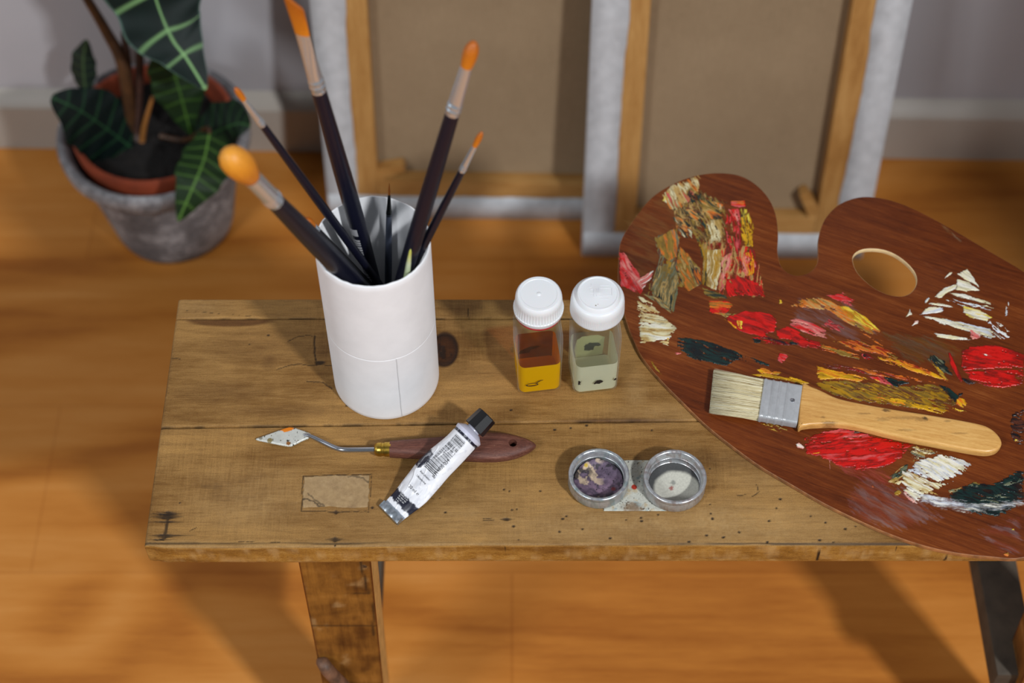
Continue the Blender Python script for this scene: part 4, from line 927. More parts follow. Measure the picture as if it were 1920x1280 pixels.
# centre
daub(A5, [(0,400),(100,340),(250,330),(400,380),(560,470),(700,570),(735,605),(650,635),(480,540),(300,430),(80,410)], 'o tn o og', 30, .2, .0005, .002)
daub(A5, [(360,395),(470,400),(620,490),(735,600),(640,590),(480,500)], 'y ly dy o', 38, 0, .0008, .001)
daub(A5, [(290,310),(430,290),(520,350),(500,400),(380,360)], 'pk r pk', 15, .1, .0005, .002)
daub(A5, [(30,490),(200,530),(300,600),(300,660),(200,640),(0,560),(0,520)], 'r pk lp pk', 18, .05, .0006, .0014)
daub(A5, [(250,560),(310,500),(380,540),(450,570),(410,610),(330,580)], 'pk dr pk', 25, .3, .0004, .002)
daub(A5, [(0,580),(100,640),(250,690),(270,740),(100,740),(0,660)], 'r dr r', 18, .1, .0006, .0014)
daub(A5, [(0,680),(80,690),(100,710),(0,715)], 'bk te', 8, .05)
daub(A5, [(240,700),(380,730),(570,790),(560,830),(400,790),(250,750)], 'dr o ol og', 18, .2, .0004, .0016)
daub(A5, [(350,680),(540,670),(740,730),(880,800),(860,830),(700,780),(540,760)], 'o dr o og', 22, .15, .0005, .002)
daub(A5, [(700,790),(900,830),(1100,900),(1280,1000),(1290,1010),(1080,950),(850,880),(700,830)], 'o y dr o y', 22, .15, .0006, .0018)
daub(A5, [(570,770),(640,780),(690,830),(600,815)], 'bk dr', 20, 0)
daub(A5, [(570,780),(600,770),(650,830),(590,820)], 'r pk', 40, .2)
daub(A5, [(680,765),(780,785),(880,825),(780,800)], 'bk br', 20, .2)
daub(A5, [(560,600),(760,680),(765,740),(700,700)], 'br o', 30, .55, .0003)
daub(A5, [(260,850),(700,910),(1100,990),(1300,1040),(1100,1010),(700,960),(300,890)], 'dr br o dr', 14, .35, .0004, .0014)
daub(A5, [(215,940),(225,880),(400,920),(560,950),(640,990),(560,1005),(400,985),(240,990)], 'y o y dy', 10, .05, .0008, .0014)
daub(A5, [(190,1010),(400,990),(640,1010),(900,1040),(1150,1020),(1300,1080),(1330,1180),(1250,1240),(1000,1220),(700,1180),(450,1140),(250,1060)], 'ol dy br ol dy', 22, .12, .0001, .002)
daub(A5, [(640,1120),(850,1130),(1100,1190),(1280,1240),(1230,1265),(1000,1220),(800,1170)], 'y dy y o', 18, .2, .0005, .0016)
daub(A5, [(620,960),(740,960),(850,1050),(740,1020)], 'r pk dr', 35, .1, .0007)
daub(A5, [(650,970),(720,990),(760,1020),(690,1000)], 'y o', 30, .2)
daub(A5, [(750,960),(900,990),(980,1010),(850,1050),(790,1020)], 'bk te bk', 15, .05, .0005)
daub(A5, [(1190,1030),(1260,1040),(1340,1100),(1400,1090),(1340,1150),(1320,1200),(1270,1120)], 'bk te', 50, .1, .0005, .0012)
daub(A5, [(1340,1130),(1400,1130),(1425,1190),(1390,1215),(1330,1180)], 'o y o', 50, .05, .0006)
daub(A5, [(1300,1200),(1420,1240),(1400,1260),(1300,1230)], 'y ly', 20, .4, .0005)
daub(A5, [(0,960),(90,985),(180,1020),(100,1030),(0,1000)], 'y dy', 14, .05, .0006, .0007)
daub(A5, [(950,-30),(990,-20),(1240,140),(1220,150),(1080,70)], 'tn lp', 34, alpha=.22, rag=.003, h=0, name='thin_smear')
daub((1140, 310, .40625), [(1530,275),(1560,280),(1640,350),(1625,360),(1560,310)], 'tn cr', 42, alpha=.35, rag=.002, h=0, name='thin_smear')
# right
daub(A5, [(1340,140),(1420,100),(1470,160),(1530,270),(1490,230),(1400,190)], 'cr w cr', 35, 0, .0008, .0008)
daub(A5, [(1340,180),(1440,210),(1525,275),(1420,285),(1330,270)], 'cr w', 15, 0, .0008, .0008)
daub(A5, [(1155,325),(1230,255),(1340,220),(1340,265),(1250,300),(1220,340)], 'cr w cr', -30, 0, .0007, .0008)
daub(A5, [(1270,290),(1400,300),(1610,370),(1625,395),(1480,360),(1330,320)], 'cr w', 18, .02, .0008, .0008)
daub(A5, [(1240,330),(1400,370),(1640,400),(1630,435),(1400,400),(1260,355)], 'w bw cr', 15, .45, .0005, .002)
daub(A5, [(1080,375),(1200,370),(1330,405),(1300,415),(1160,395)], 'w cr', 12, .1, .0006, .001)
daub(A5, [(1040,465),(1110,405),(1230,410),(1235,450),(1120,470)], 'cr w bw', -10, 0, .0007, .001)
daub(A5, [(1390,395),(1520,430),(1630,490),(1580,520),(1440,500),(1385,450)], 'ly cr w ly', 15, 0, .0009, .0012)
daub(A5, [(1060,475),(1190,490),(1400,530),(1600,580),(1680,630),(1620,665),(1440,610),(1250,550),(1100,500)], 'w cr bw cr', 16, .04, .0007, .0012)
daub(A5, [(1420,570),(1530,600),(1530,660),(1460,670)], 'lp pk w', 40, .1, .0006)
daub(A5, [(1155,615),(1300,630),(1430,650),(1460,670),(1280,672),(1190,650)], 'cr w', 5, .02, .0008, .001)
daub(A5, [(1560,480),(1650,500),(1760,600),(1770,700),(1640,640)], 'bw w br', 40, .75, .0003, .002)
daub(A5, [(930,490),(965,415),(985,470)], 'cr w', -60, 0, .0007, .0005)
daub(A5, [(1235,185),(1270,130),(1315,115),(1300,150)], 'cr w', -40, .1, .0006, .0008)
daub(A5, [(1080,350),(1115,315),(1125,340),(1090,385)], 'cr bw', -50, .15, .0005)
daub(A5, [(980,560),(1000,520),(1050,510),(1030,540)], 'w lp', -30, .15, .0006)
daub(A5, [(1720,480),(1735,380),(1755,350),(1760,390),(1740,480)], 'w bw', 95, .25, .0005)
daub(A5, [(1370,900),(1380,760),(1450,720),(1640,715),(1780,750),(1877,790),(1877,900),(1600,905),(1400,920)], 'r r dr r', 8, .02, .0008, .0014)
daub(A5, [(1400,925),(1600,910),(1877,905),(1877,1030),(1720,1055),(1600,1050),(1450,990)], 'r dr r r', 12, .05, .0007, .0014)
daub(A5, [(1265,770),(1290,770),(1390,1000),(1370,1010),(1290,890)], 'r dr', 65, .05, .0007, .0008)
daub(A5, [(1090,820),(1150,790),(1230,830),(1310,940),(1280,960),(1180,890)], 'te bk gg', 45, .1, .0004, .0018)
daub(A5, [(1130,850),(1180,850),(1200,900),(1290,1000),(1240,990)], 'y og dy', 45, .3, .0005)
daub(A5, [(1370,970),(1420,980),(1540,1020),(1420,1025)], 'bk br', 20, .1)
daub(A5, [(1510,780),(1590,780),(1690,830),(1660,835),(1580,800)], 'lp w', 20, .4, .0005)
# lower right
daub(A6, [(110,260),(250,210),(420,180),(650,240),(800,270),(900,300),(980,310),(900,420),(760,500),(560,525),(400,490),(250,410),(140,390)], 'r r dr r pk', -8, .06, .0007, .0018)
daub(A6, [(380,200),(520,190),(640,240),(430,250)], 'dr br bk', 10, .25, .0004)
daub(A6, [(50,310),(75,290),(120,330),(110,350),(60,340)], 'lp w', 20, 0, .0008, .0006)
daub(A6, [(170,380),(270,365),(240,395),(185,395)], 'y o', -8, 0, .0008, .0005)
daub(A6, [(440,400),(630,330),(620,350),(480,400)], 'lp w', -20, .25, .0006)
daub(A6, [(315,420),(325,420),(330,510),(320,510)], 'lp', 88, .1, .0004, .0004)
daub(A6, [(970,340),(1010,320),(1150,350),(1210,370),(1080,420),(980,460)], 'tn og cr br gg', 15, .15, .0006, .0018)
daub(A6, [(940,520),(1040,430),(1220,390),(1420,430),(1470,460),(1390,540),(1250,600),(1180,610),(1060,570)], 'cr w w bw cr', 28, .06, .0010, .0022)
daub(A6, [(900,500),(1050,560),(1180,620),(1310,610),(1200,660),(1060,720),(960,690),(900,620)], 'w cr tn w', 30, .08, .0009, .002)
daub(A6, [(1300,440),(1400,430),(1400,500),(1320,490)], 'bw gg w', 30, .35, .0005)
daub(A6, [(785,580),(830,540),(900,480),(960,460),(930,560),(880,600)], 'gg te tn', -35, .2, .0004, .0016)
daub(A6, [(780,610),(860,560),(905,600),(880,640)], 'cr tn og', -20, .15, .0007)
daub(A6, [(900,680),(960,670),(1060,720),(1040,790),(980,780),(930,740)], 'lp w cr', 40, .12, .0008, .002)
daub(A6, [(980,640),(1030,632),(1000,650)], 'o r', -10, 0, .0006, .0004)
daub(A6, [(830,700),(880,670),(905,700),(880,725),(840,725)], 'dy og', 20, .1)
daub(A6, [(1110,690),(1200,680),(1190,715),(1130,715)], 'dy tn', 20, .3)
daub(A6, [(1280,720),(1380,640),(1520,630),(1640,620),(1760,560),(1840,515),(1877,530),(1877,760),(1760,850),(1640,890),(1480,860),(1300,770)], 'bk te bk te bk', 18, .04, .0005, .003)
daub(A6, [(1420,800),(1560,730),(1760,690),(1877,660),(1877,720),(1700,780),(1500,830)], 'te gg bk te', 10, .5, .0002, .003, lift=.0003)
daub(A6, [(1640,640),(1780,560),(1860,540),(1877,600),(1750,650)], 'gg te bk', -25, .5, .0003, .002, lift=.0003)
daub(A6, [(1380,660),(1480,610),(1560,640),(1480,670)], 'gg te og', 15, .3, .0004)
daub(A6, [(1270,680),(1380,650),(1360,700),(1290,710)], 'gg tn', 0, .3, .0004)
daub(A6, [(1000,690),(1100,705),(1300,745),(1500,775),(1877,760),(1877,800),(1700,850),(1450,865),(1200,835),(1050,780)], 'w bw w', 8, alpha=1.35, rag=.003, h=.0002, lift=.0007, name='thin_smear', label='milky white swipe')
daub(A6, [(1780,70),(1877,30),(1877,330),(1800,300),(1760,200)], 'bk br bk', 10, .35, .0004, .0022)
daub(A6, [(1790,265),(1830,265),(1835,290),(1800,290)], 'ly dy', 10, .1)
daub(A6, [(1750,130),(1800,115),(1790,135)], 'o', -20, .1)
daub(A6, [(1760,975),(1800,985),(1810,1005),(1780,1000)], 'ly y', 35, 0, .0006, .0006)
daub(A6, [(1710,1180),(1750,1170),(1765,1200),(1740,1215),(1710,1205)], 'o og', 20, .1, .0006, .0008)
daub(A6, [(650,635),(675,635),(685,655),(660,660)], 'o dr', 20, .1, .0003)
daub(C7, [(705,380),(760,375),(830,405),(820,425),(750,410)], 'dy og', 20, .35, .0005)

# ------------------------------------------------------------------ flat hog brush lying on the palette
ZB = PZ1 + .0009; ZT = ZB + .0078
fb = thing('flat_brush', tuple(at(1600, 780, ZB)), 'flat hog-bristle brush with a pale wooden handle lying across the palette', 'paintbrush')
top = [(1503,721),(1522,723),(1543.5,732),(1571,744.5),(1617,755),(1679,766),(1755.6,778),(1832,792),(1857,801),(1873,815),(1879,828),(1875,838),(1863,845),(1838.6,846),(1771,834),(1679,816),(1617,801),(1571,794),(1525,795),(1507,797),(1497,795)]
xy = [at(u, v, ZT)[:2] for u, v in top]
hx = closed_spline(xy, 4)
ho = slab('handle', [hx], ZB, ZT, .0022, [m_brush_wood], fb, res=4)
Lp = (at(1434.5, 709, ZT) + at(1422, 780, ZT)) / 2; Rp = (at(1503.6, 720, ZT) + at(1496, 794, ZT)) / 2
dx = (Rp - Lp); fl_ = np.linalg.norm(dx); dx /= fl_; dz = np.array([0, 0, 1.]); dyv = np.cross(dz, dx)
hwf = np.linalg.norm(at(1503.6, 720, ZT) - at(1496, 794, ZT)) / 2 * .99
mid = np.array([Lp[0], Lp[1], (ZB + ZT) / 2 + .0002])
def fsec(t, hw, hz): 
    q = rrect(hw, hz, hz * .55, 6); return mid + dx * t + np.outer(q[:, 0], dyv) + np.outer(q[:, 1], dz)
V = []; C = []; tt = np.unique(np.concatenate([np.linspace(0, fl_, 60), [0, fl_]]))
for t in tt:
    b_ = sum(math.exp(-((t - c0) / .0007) ** 2) for c0 in (.0012, fl_ * .24, fl_ * .43, fl_ * .63)); s = fsec(t, hwf + .0004 * b_, .0044 + .00065 * b_); V.append(s)
    q = s @ dyv; C.append(lin((196, 198, 200)) * (.8 + .3 * fbm(q * 200, q * 0 + t * 200, 4))[:, None])
n = len(V[0]); F = [tuple(f) for f in grid_faces(len(V), n, False, True)] + [tuple(range(n))[::-1], tuple(range((len(V) - 1) * n, len(V) * n))]
fe = mk('ferrule', np.concatenate(V), F, m_zinc, fb, True, np.concatenate(C)); sharp(fe, 50)
pn = at(1486, 750, ZT + .001); lathe('nail', [(-.001, .0017), (.0006, .0016), (.0010, .0008)], (pn[0], pn[1], ZT + .0006), m_steel, fb, 16)
mkp = [((1486, 748), .0028, (120, 100, 80)), ((1462, 735), .001, (120, 70, 40)), ((1476, 739), .0008, (130, 80, 50)), ((1450, 730), .0009, (110, 100, 90)), ((1482, 775), .0022, (150, 128, 104))]
for (uv, r_, c_) in mkp:
    q = at(*uv, ZT + .0008); lathe('paint_speck', [(-.0002, r_ * .6), (.0002, r_ * .4)], (q[0], q[1], ZT + .00045), plain('speck_%d' % r_, c_, .6), fe, 12)
# hair
rnd = np.random.RandomState(3); NH = 2600; V = []; F = []; C = []
TL = at(1339, 694, ZB + .004); TLb = at(1331, 771, ZB + .004)
for i in range(NH):
    a = rnd.uniform(-1, 1); bz = rnd.uniform(-1, 1); p0 = mid + dx * .001 + dyv * a * (hwf - .0008) + dz * bz * .0036
    tp = TLb + (TL - TLb) * (a * .5 + .5); tp = tp + dx * (abs(rnd.normal(0, .0011)) + .002 * (rnd.rand() < .08) - .0006) + dyv * rnd.normal(0, .0006); tp[2] = ZB + .0016 + (bz * .5 + .5) * .0034 + rnd.normal(0, .0003)
    if tp[2] < ZB: tp[2] = ZB
    pm = (p0 + tp) / 2 + dyv * rnd.normal(0, .0004) + dz * rnd.normal(.0004, .0003)
    wdt = rnd.uniform(.00010, .00017); sd = dyv * wdt
    base = np.array([[206, 192, 150], [222, 212, 176], [176, 156, 112], [120, 98, 62], [236, 228, 200]])[rnd.choice(5, p=[.35, .3, .2, .08, .07])]
    k0 = len(V)
    for q, pt in ((0, p0), (.5, pm), (1., tp)):
        for s_, up in ((-1, 0), (0, wdt), (1, 0)): V.append(pt + sd * s_ * (1 - .55 * q) + dz * up); C.append(lin(base * (1 - .38 * max(0, q - .75) * 4 * .6)))
    for r_ in (0, 3):
        F += [(k0 + r_, k0 + r_ + 1, k0 + r_ + 4, k0 + r_ + 3), (k0 + r_ + 1, k0 + r_ + 2, k0 + r_ + 5, k0 + r_ + 4)]
mk('bristles', np.array(V), F, m_hair, fb, True, np.array(C))
# ------------------------------------------------------------------ palette knife
kn = thing('palette_knife', tuple(at(760, 842)), 'small cranked palette knife with a reddish wooden handle, under the paint tube', 'palette knife')
BL = [(479.7,822),(489,818.4),(518,808),(536,801.5),(547.5,800.2),(562,804.6),(575,808.8),(584,814),(578,822),(568,826),(552,834),(541.7,836.8),(518,832.8),(495,828),(482,825.2)]
zb = HB + .0016
P = np.array([at(u, v, zb)[:2] for u, v in BL]); Pc = closed_spline(P, 3)
lo, hi = Pc.min(0) - .0005, Pc.max(0) + .0005; res = .0003
xs = np.arange(lo[0], hi[0], res); ys = np.arange(lo[1], hi[1], res); X, Y = np.meshgrid(xs, ys, indexing='ij'); x, y = X.ravel(), Y.ravel()
sd = poly_sd(x, y, Pc); ok = sd > -.0001
C = np.tile(lin((200, 200, 192)), (len(x), 1)) * (.9 + .25 * (fbm(x * 300, y * 300, 4) - .5))[:, None]
def paintc(C, m_, c): return C * (1 - m_[:, None]) + lin(c) * m_[:, None]
sp = vnoise(x * 900, y * 900, 3); C = paintc(C, sst(.80, .88, sp) * sst(.4, .6, fbm(x * 120, y * 120, 8)), (48, 48, 44)); C = paintc(C, sst(.86, .93, vnoise(x * 700, y * 700, 8)), (96, 90, 70))
q = np.array([at(*p_, zb)[:2] for p_ in [(524,807),(534,802.5),(546,800),(552,803),(546,807.5),(533,811.5),(529,808)]]); C = paintc(C, sst(-.0003, .0003, poly_sd(x, y, q) + (fbm(x * 600, y * 600, 2) - .5) * .0008), (222, 124, 16))
def bl(u, v, r): p_ = at(u, v, zb); return np.hypot(x - p_[0], y - p_[1])
d1 = bl(506, 826, 0); C = paintc(C, (1 - sst(.0020, .0026, np.abs(d1 - .0008) + .0012)) * .9, (120, 104, 50)); C = paintc(C, 1 - sst(.0012, .0018, bl(541, 831, 0) + (fbm(x * 1500, y * 1500, 3) - .5) * .002), (140, 90, 40))
C = paintc(C, .8 * (1 - sst(.001, .0018, bl(489, 822, 0))), (120, 112, 92))
z = zb + .0006 * sst(0, .0012, sd) + .00025 * fbm(x * 500, y * 500, 7)
quads_mask('blade', xs, ys, ok, x, y, z, zb - .0004, m_blade, kn, C)
zh = HB + .0062
tube('shank', [at(570, 815, zb + .001), at(583, 817.5, zb + .0012), at(605, 828, HB + .0030), at(627, 838.5, HB + .0050), at(642, 842.5, HB + .0060), at(668, 843, zh), at(706, 842.5, zh)], [.0009, .0015, .0018, .0018, .00185, .0019, .0019], m_steel, kn, 14)
pa = at(702, 842.3, zh); pb = at(733, 842, zh); dk = (pb - pa); lk = np.linalg.norm(dk)
lathe('brass_ferrule', [(0, .003), (.0008, .0043), (.0025, .0051), (.005, .0053), (.0053, .0050), (.0070, .0050), (.0073, .0054), (lk, .0056)], None, m_brass, kn, 32, axis=(pa, dk), label='brass ferrule')
HW = [(731,842,.0056,.0055),(745,841.8,.0062,.0056),(780,841.2,.0072,.0058),(830,840.4,.0088,.0060),(870,839.5,.0103,.0061),(905,838.8,.0115,.0061),(930,838.4,.0116,.0060),(950,838.2,.0106,.0058),(968,837.8,.0088,.0055),(985,837,.0060,.0048),(997,836.4,.0032,.0036),(1003,836,.0013,.002),(1005,836,.0003,.0005)]
cs_ = np.array([at(u, v, zh) for u, v, _, _ in HW]); hwv = np.array([h_[2] for h_ in HW]); htv = np.array([h_[3] for h_ in HW])
Ps, hws = smooth_path(cs_, hwv, 8); _, hts = smooth_path(cs_, htv, 8); n = 40; a = np.linspace(0, 2 * np.pi, n, endpoint=False)
V = []
for p_, w_, t_ in zip(Ps, hws, hts):
    ca, sa = np.cos(a), np.sin(a); k = 2.6; rr = 1 / (np.abs(ca) ** k + np.abs(sa) ** k) ** (1 / k)
    V.append(np.stack([np.full(n, p_[0]), p_[1] + w_ * rr * ca, p_[2] + t_ * rr * sa], 1))
m = len(V); F = [tuple(f) for f in grid_faces(m, n, False, True)] + [tuple(range(n))[::-1], tuple(range((m - 1) * n, m * n))]
hd = mk('handle', np.concatenate(V), F, m_knife_wood, kn)
bm = bmesh.new(); bm.from_mesh(hd.data); bmesh.ops.recalc_face_normals(bm, faces=bm.faces); bm.to_mesh(hd.data); bm.free()
ph = at(961.5, 830, HB + .012)
cu_m = bpy.data.meshes.new('cut'); bm = bmesh.new(); bmesh.ops.create_cone(bm, cap_ends=True, segments=32, radius1=.0030, radius2=.0030, depth=.03, matrix=Matrix.Translation((ph[0], ph[1], HB + .006))); bm.to_mesh(cu_m); bm.free()
cut = bpy.data.objects.new('cut', cu_m); COL.objects.link(cut)
md = hd.modifiers.new('hole', 'BOOLEAN'); md.object = cut; md.operation = 'DIFFERENCE'; md.solver = 'EXACT'
bpy.context.view_layer.update(); ev = hd.evaluated_get(bpy.context.evaluated_depsgraph_get()); me2 = bpy.data.meshes.new_from_object(ev)
hd.modifiers.clear(); hd.data = me2; bpy.data.objects.remove(cut); sharp(hd, 45)

# ------------------------------------------------------------------ paint tube
tb = thing('paint_tube', tuple(at(733, 962)), 'crumpled white and navy paint tube with a black cap, lying across the knife handle', 'paint tube')
E0 = at(733, 963, HB + .0016); E1 = at(877.5, 815.5, HB + .0270)
ax_ = E1 - E0; TLn = np.linalg.norm(ax_); ax_ /= TLn; sdv = np.cross(ax_, [0, 0, 1.]); sdv /= np.linalg.norm(sdv); upv = np.cross(sdv, ax_)
def tw(s): return np.interp(s, [0, .10, .3, .5, .7, .85, 1], [.0096, .0104, .0124, .0130, .0122, .0112, .0108])
def tt_(s): return np.interp(s, [0, .06, .12, .3, .5, .7, .85, .95, 1], [.0006, .0008, .0022, .0048, .0066, .0078, .0090, .0100, .0105])
def bend(s): return -.0030 * np.sin(np.pi * s) * 1.0
def wob(s): return .0012 * np.sin(s * 7.0 + .5) * np.sin(np.pi * s)
def tube_pt(s, c, lift=0.):
    """s 0..1 crimp to shoulder, c -1..1 across the upper face"""
    s = np.asarray(s, float); c = np.asarray(c, float)
    w_ = tw(s); h_ = tt_(s)
    zz = h_ * np.power(np.clip(1 - np.abs(c) ** 2.2, 0, 1), .6)
    cr = (fbm(s * 5 + c * 1.2, c * 1.5 - s * 3, 61, 2) - .5) * .0030 + np.exp(-((fbm(s * 4 - c * 1.5, c * 1.6 + s * 3, 66, 2) - .5) / .03) ** 2) * .0006
    zz = zz + cr * np.sin(np.pi * np.clip(s * 1.05, 0, 1)) ** .7 * np.clip(1 - c ** 4, 0, 1) + lift
    return E0 + np.multiply.outer(s * TLn, ax_) + np.multiply.outer(c * w_ + wob(s), sdv) + np.multiply.outer(zz + bend(s) * .3, upv)
def tube_lo(s, c):
    s = np.asarray(s, float); c = np.asarray(c, float); zz = -tt_(s) * np.power(np.clip(1 - np.abs(c) ** 2.2, 0, 1), .6)
    return E0 + np.multiply.outer(s * TLn, ax_) + np.multiply.outer(c * tw(s) + wob(s), sdv) + np.multiply.outer(zz + bend(s) * .3, upv)
ns, nc = 240, 130; s = np.linspace(0, 1, ns); cth = np.linspace(0, np.pi, nc); c = -np.cos(cth)
S, Cc = np.meshgrid(s, c, indexing='ij'); Vt = tube_pt(S.ravel(), Cc.ravel()); Vl = tube_lo(S.ravel(), Cc[:, ::-1].ravel())
sf, cf = S.ravel(), Cc.ravel()
# which screen side is c=+1?  sdv = ax x up: to the right of the tube seen from above
col = np.tile(lin((228, 228, 232)), (len(sf), 1)); NV = (22, 22, 40)
edge = (fbm(sf * 30, cf * 6, 71) - .5) * .05
col = paintc(col, sst(.10, .115, sf + edge * .8) * (1 - sst(.20, .215, sf + edge * .8)), NV)
col = paintc(col, sst(.952, .956, sf) * (1 - sst(.984, .988, sf)), NV)
lm = sst(.47, .48, sf + edge) * (1 - sst(.66, .67, sf + edge)) * (1 - sst(-.30, -.27, cf + edge * 5 + 1.6 * np.abs(sf - .59)))
col = paintc(col, lm, NV)
col = paintc(col, (1 - sst(.062, .066, sf + edge * .3)), (150, 158, 168))
col = paintc(col, .5 * sst(.6, .75, fbm(sf * 20, cf * 8, 73)) * (sf > .2), (196, 198, 206))
colL = np.tile(lin(NV), (len(sf), 1)); colL = paintc(colL, (1 - sst(.062, .066, sf)), (150, 158, 168))
body = np.concatenate([Vt, Vl]); Fb = np.concatenate([grid_faces(ns, nc), grid_faces(ns, nc)[:, ::1] + ns * nc])
bo = mk('tube_body', body, Fb, m_tuber, tb, True, np.concatenate([col, colL]))
bm = bmesh.new(); bm.from_mesh(bo.data); bmesh.ops.remove_doubles(bm, verts=bm.verts, dist=2e-5); bmesh.ops.recalc_face_normals(bm, faces=bm.faces); bm.to_mesh(bo.data); bm.free()
# folded crimp
cv = []; 
for q, (ds, hz) in enumerate(((-.030, .0012), (-.020, .0030), (.01, .0034), (.045, .0030), (.05, .0012))):
    for c0 in np.linspace(-1, 1, 30): cv.append(E0 + ax_ * TLn * ds + sdv * c0 * .0098 + upv * (hz + .0005 * math.sin(c0 * 9) * (q == 2)))
for q, (ds, hz) in enumerate(((.05, -.0006), (-.030, -.0006))):
    for c0 in np.linspace(-1, 1, 30): cv.append(E0 + ax_ * TLn * ds + sdv * c0 * .0098 + upv * hz)
cv = np.array(cv); cv[:, 2] = np.maximum(cv[:, 2], HB + .0004)
fc = [tuple(f) for f in grid_faces(7, 30, True, False)] + [tuple(k_ * 30 for k_ in range(7)), tuple(k_ * 30 + 29 for k_ in range(7))[::-1]]
cr_ = mk('folded_crimp', cv, fc, plain('bare_aluminium', (176, 184, 192), .35, .85, noise=(300, .2)), tb, label='bare silver folded end')
sharp(cr_, 40)
# shoulder, neck, cap
sh0 = E1 + upv * 0
lathe('shoulder', [(-.0015, .0107), (.0, .0111), (.0012, .0112), (.0018, .0106), (.0045, .0070), (.0050, .0052), (.0085, .0050)], None, plain('violet_grey_shoulder', (196, 196, 212), .3), tb, 48, axis=(sh0, ax_))
cpo = sh0 + ax_ * .0062
V = []; n = 8
def capsec(t, r): 
    a = np.linspace(0, 2 * np.pi, 8, endpoint=False) + math.radians(22.5); return cpo + ax_ * t + r * (np.outer(np.cos(a), sdv) + np.outer(np.sin(a), upv))
V = np.concatenate([capsec(0, .0080), capsec(.0004, .0085), capsec(.0130, .0078), capsec(.0136, .0073)])
F = [tuple(f) for f in grid_faces(4, 8, False, True)] + [tuple(range(8))[::-1], tuple(range(24, 32))]
kc = mk('cap', V, F, m_cap, tb, False, label='black faceted cap')
bm = bmesh.new(); bm.from_mesh(kc.data); bmesh.ops.recalc_face_normals(bm, faces=bm.faces); bm.to_mesh(kc.data); bm.free()
# pale grey patch on one upper cap facet
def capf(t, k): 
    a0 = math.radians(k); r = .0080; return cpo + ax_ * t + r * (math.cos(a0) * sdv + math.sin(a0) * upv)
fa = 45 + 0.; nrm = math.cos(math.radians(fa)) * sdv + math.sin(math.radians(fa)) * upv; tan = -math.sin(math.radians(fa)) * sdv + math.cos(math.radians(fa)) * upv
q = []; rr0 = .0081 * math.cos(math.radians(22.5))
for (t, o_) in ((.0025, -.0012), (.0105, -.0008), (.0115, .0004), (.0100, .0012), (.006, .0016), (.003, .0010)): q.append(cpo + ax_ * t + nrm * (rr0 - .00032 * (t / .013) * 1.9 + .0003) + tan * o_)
mk('pale_patch', np.array(q), [tuple(range(len(q)))], plain('pale_grey_plastic', (160, 160, 160), .5, noise=(500, .4)), kc, False)
# print: barcode and lettering follow the crumpled face
def onprint(name, polys, mat, sub=1):
    V, F = [], []
    for P_ in polys:
        k0 = len(V); V += [tuple(x_) for x_ in P_]; F.append(tuple(range(k0, k0 + len(P_))))
    V = np.array(V); return mk(name, tube_pt(V[:, 0], V[:, 1], .00018), F, mat, tb, False)
random.seed(11); polys = []; s0 = .505; 
for half, (sa, sb_) in enumerate(((.50, .655), (.70, .93))): 
    pass
s_ = .52
while s_ < .93:
    wd = random.choice([.0022, .0022, .0045, .0065]); long_ = 1.0
    ca, cb = -.30, .56
    for k_ in range(5):
        c0 = ca + (cb - ca) * k_ / 5; c1_ = ca + (cb - ca) * (k_ + 1) / 5; polys.append([(s_, c0), (s_ + wd, c0), (s_ + wd, c1_), (s_, c1_)])
    s_ += wd + random.choice([.0035, .005, .0075])
onprint('barcode', polys, m_ink)
def text_polys(txt, s0, c0, hgt, direction='c', sx=1.0):
    cu = bpy.data.curves.new('t', 'FONT'); cu.body = txt; cu.size = 1.0; o = bpy.data.objects.new('t', cu); COL.objects.link(o); bpy.context.view_layer.update()
    me = bpy.data.meshes.new_from_object(o.evaluated_get(bpy.context.evaluated_depsgraph_get())); vv = np.array([v.co[:] for v in me.vertices]); ff = [tuple(p_.vertices) for p_ in me.polygons]
    bpy.data.objects.remove(o); bpy.data.curves.remove(cu)
    W_ = .0108
    if direction == 'c':  # reads from left edge to right edge across the tube, letters upright towards the cap
        S = s0 + vv[:, 1] * hgt / TLn; C_ = c0 + vv[:, 0] * hgt * sx / W_
    else:                 # reads along the tube
        S = s0 + vv[:, 0] * hgt * sx / TLn; C_ = c0 - vv[:, 1] * hgt / W_
    return S, C_, ff
def text(name, txt, s0, c0, hgt, mat, direction='c', sx=1.0):
    S, C_, ff = text_polys(txt, s0, c0, hgt, direction, sx)
    mk(name, tube_pt(S, np.clip(C_, -.97, .97), .0002), ff, mat, tb, False)
text('printed_text', '20 ml \u212e', .285, -.30, .0032, m_ink, sx=.85)
text('printed_text', 'Azul ultramar', .455, -.32, .0021, m_ink, sx=.75)
text('printed_text', 'Ultramarine', .405, -.32, .0021, m_ink, sx=.8)
text('barcode_digits', '8 714800 034', .50, .62, .0030, m_ink, 's', 1.0)
for k_, ln in enumerate(('IIIIIIII II III', 'III IIIIII IIII', 'IIIII III IIII', 'II III')):
    text('fine_print', ln, .185 - .021 * k_, -.45, .0013, m_inkw, sx=1.5)

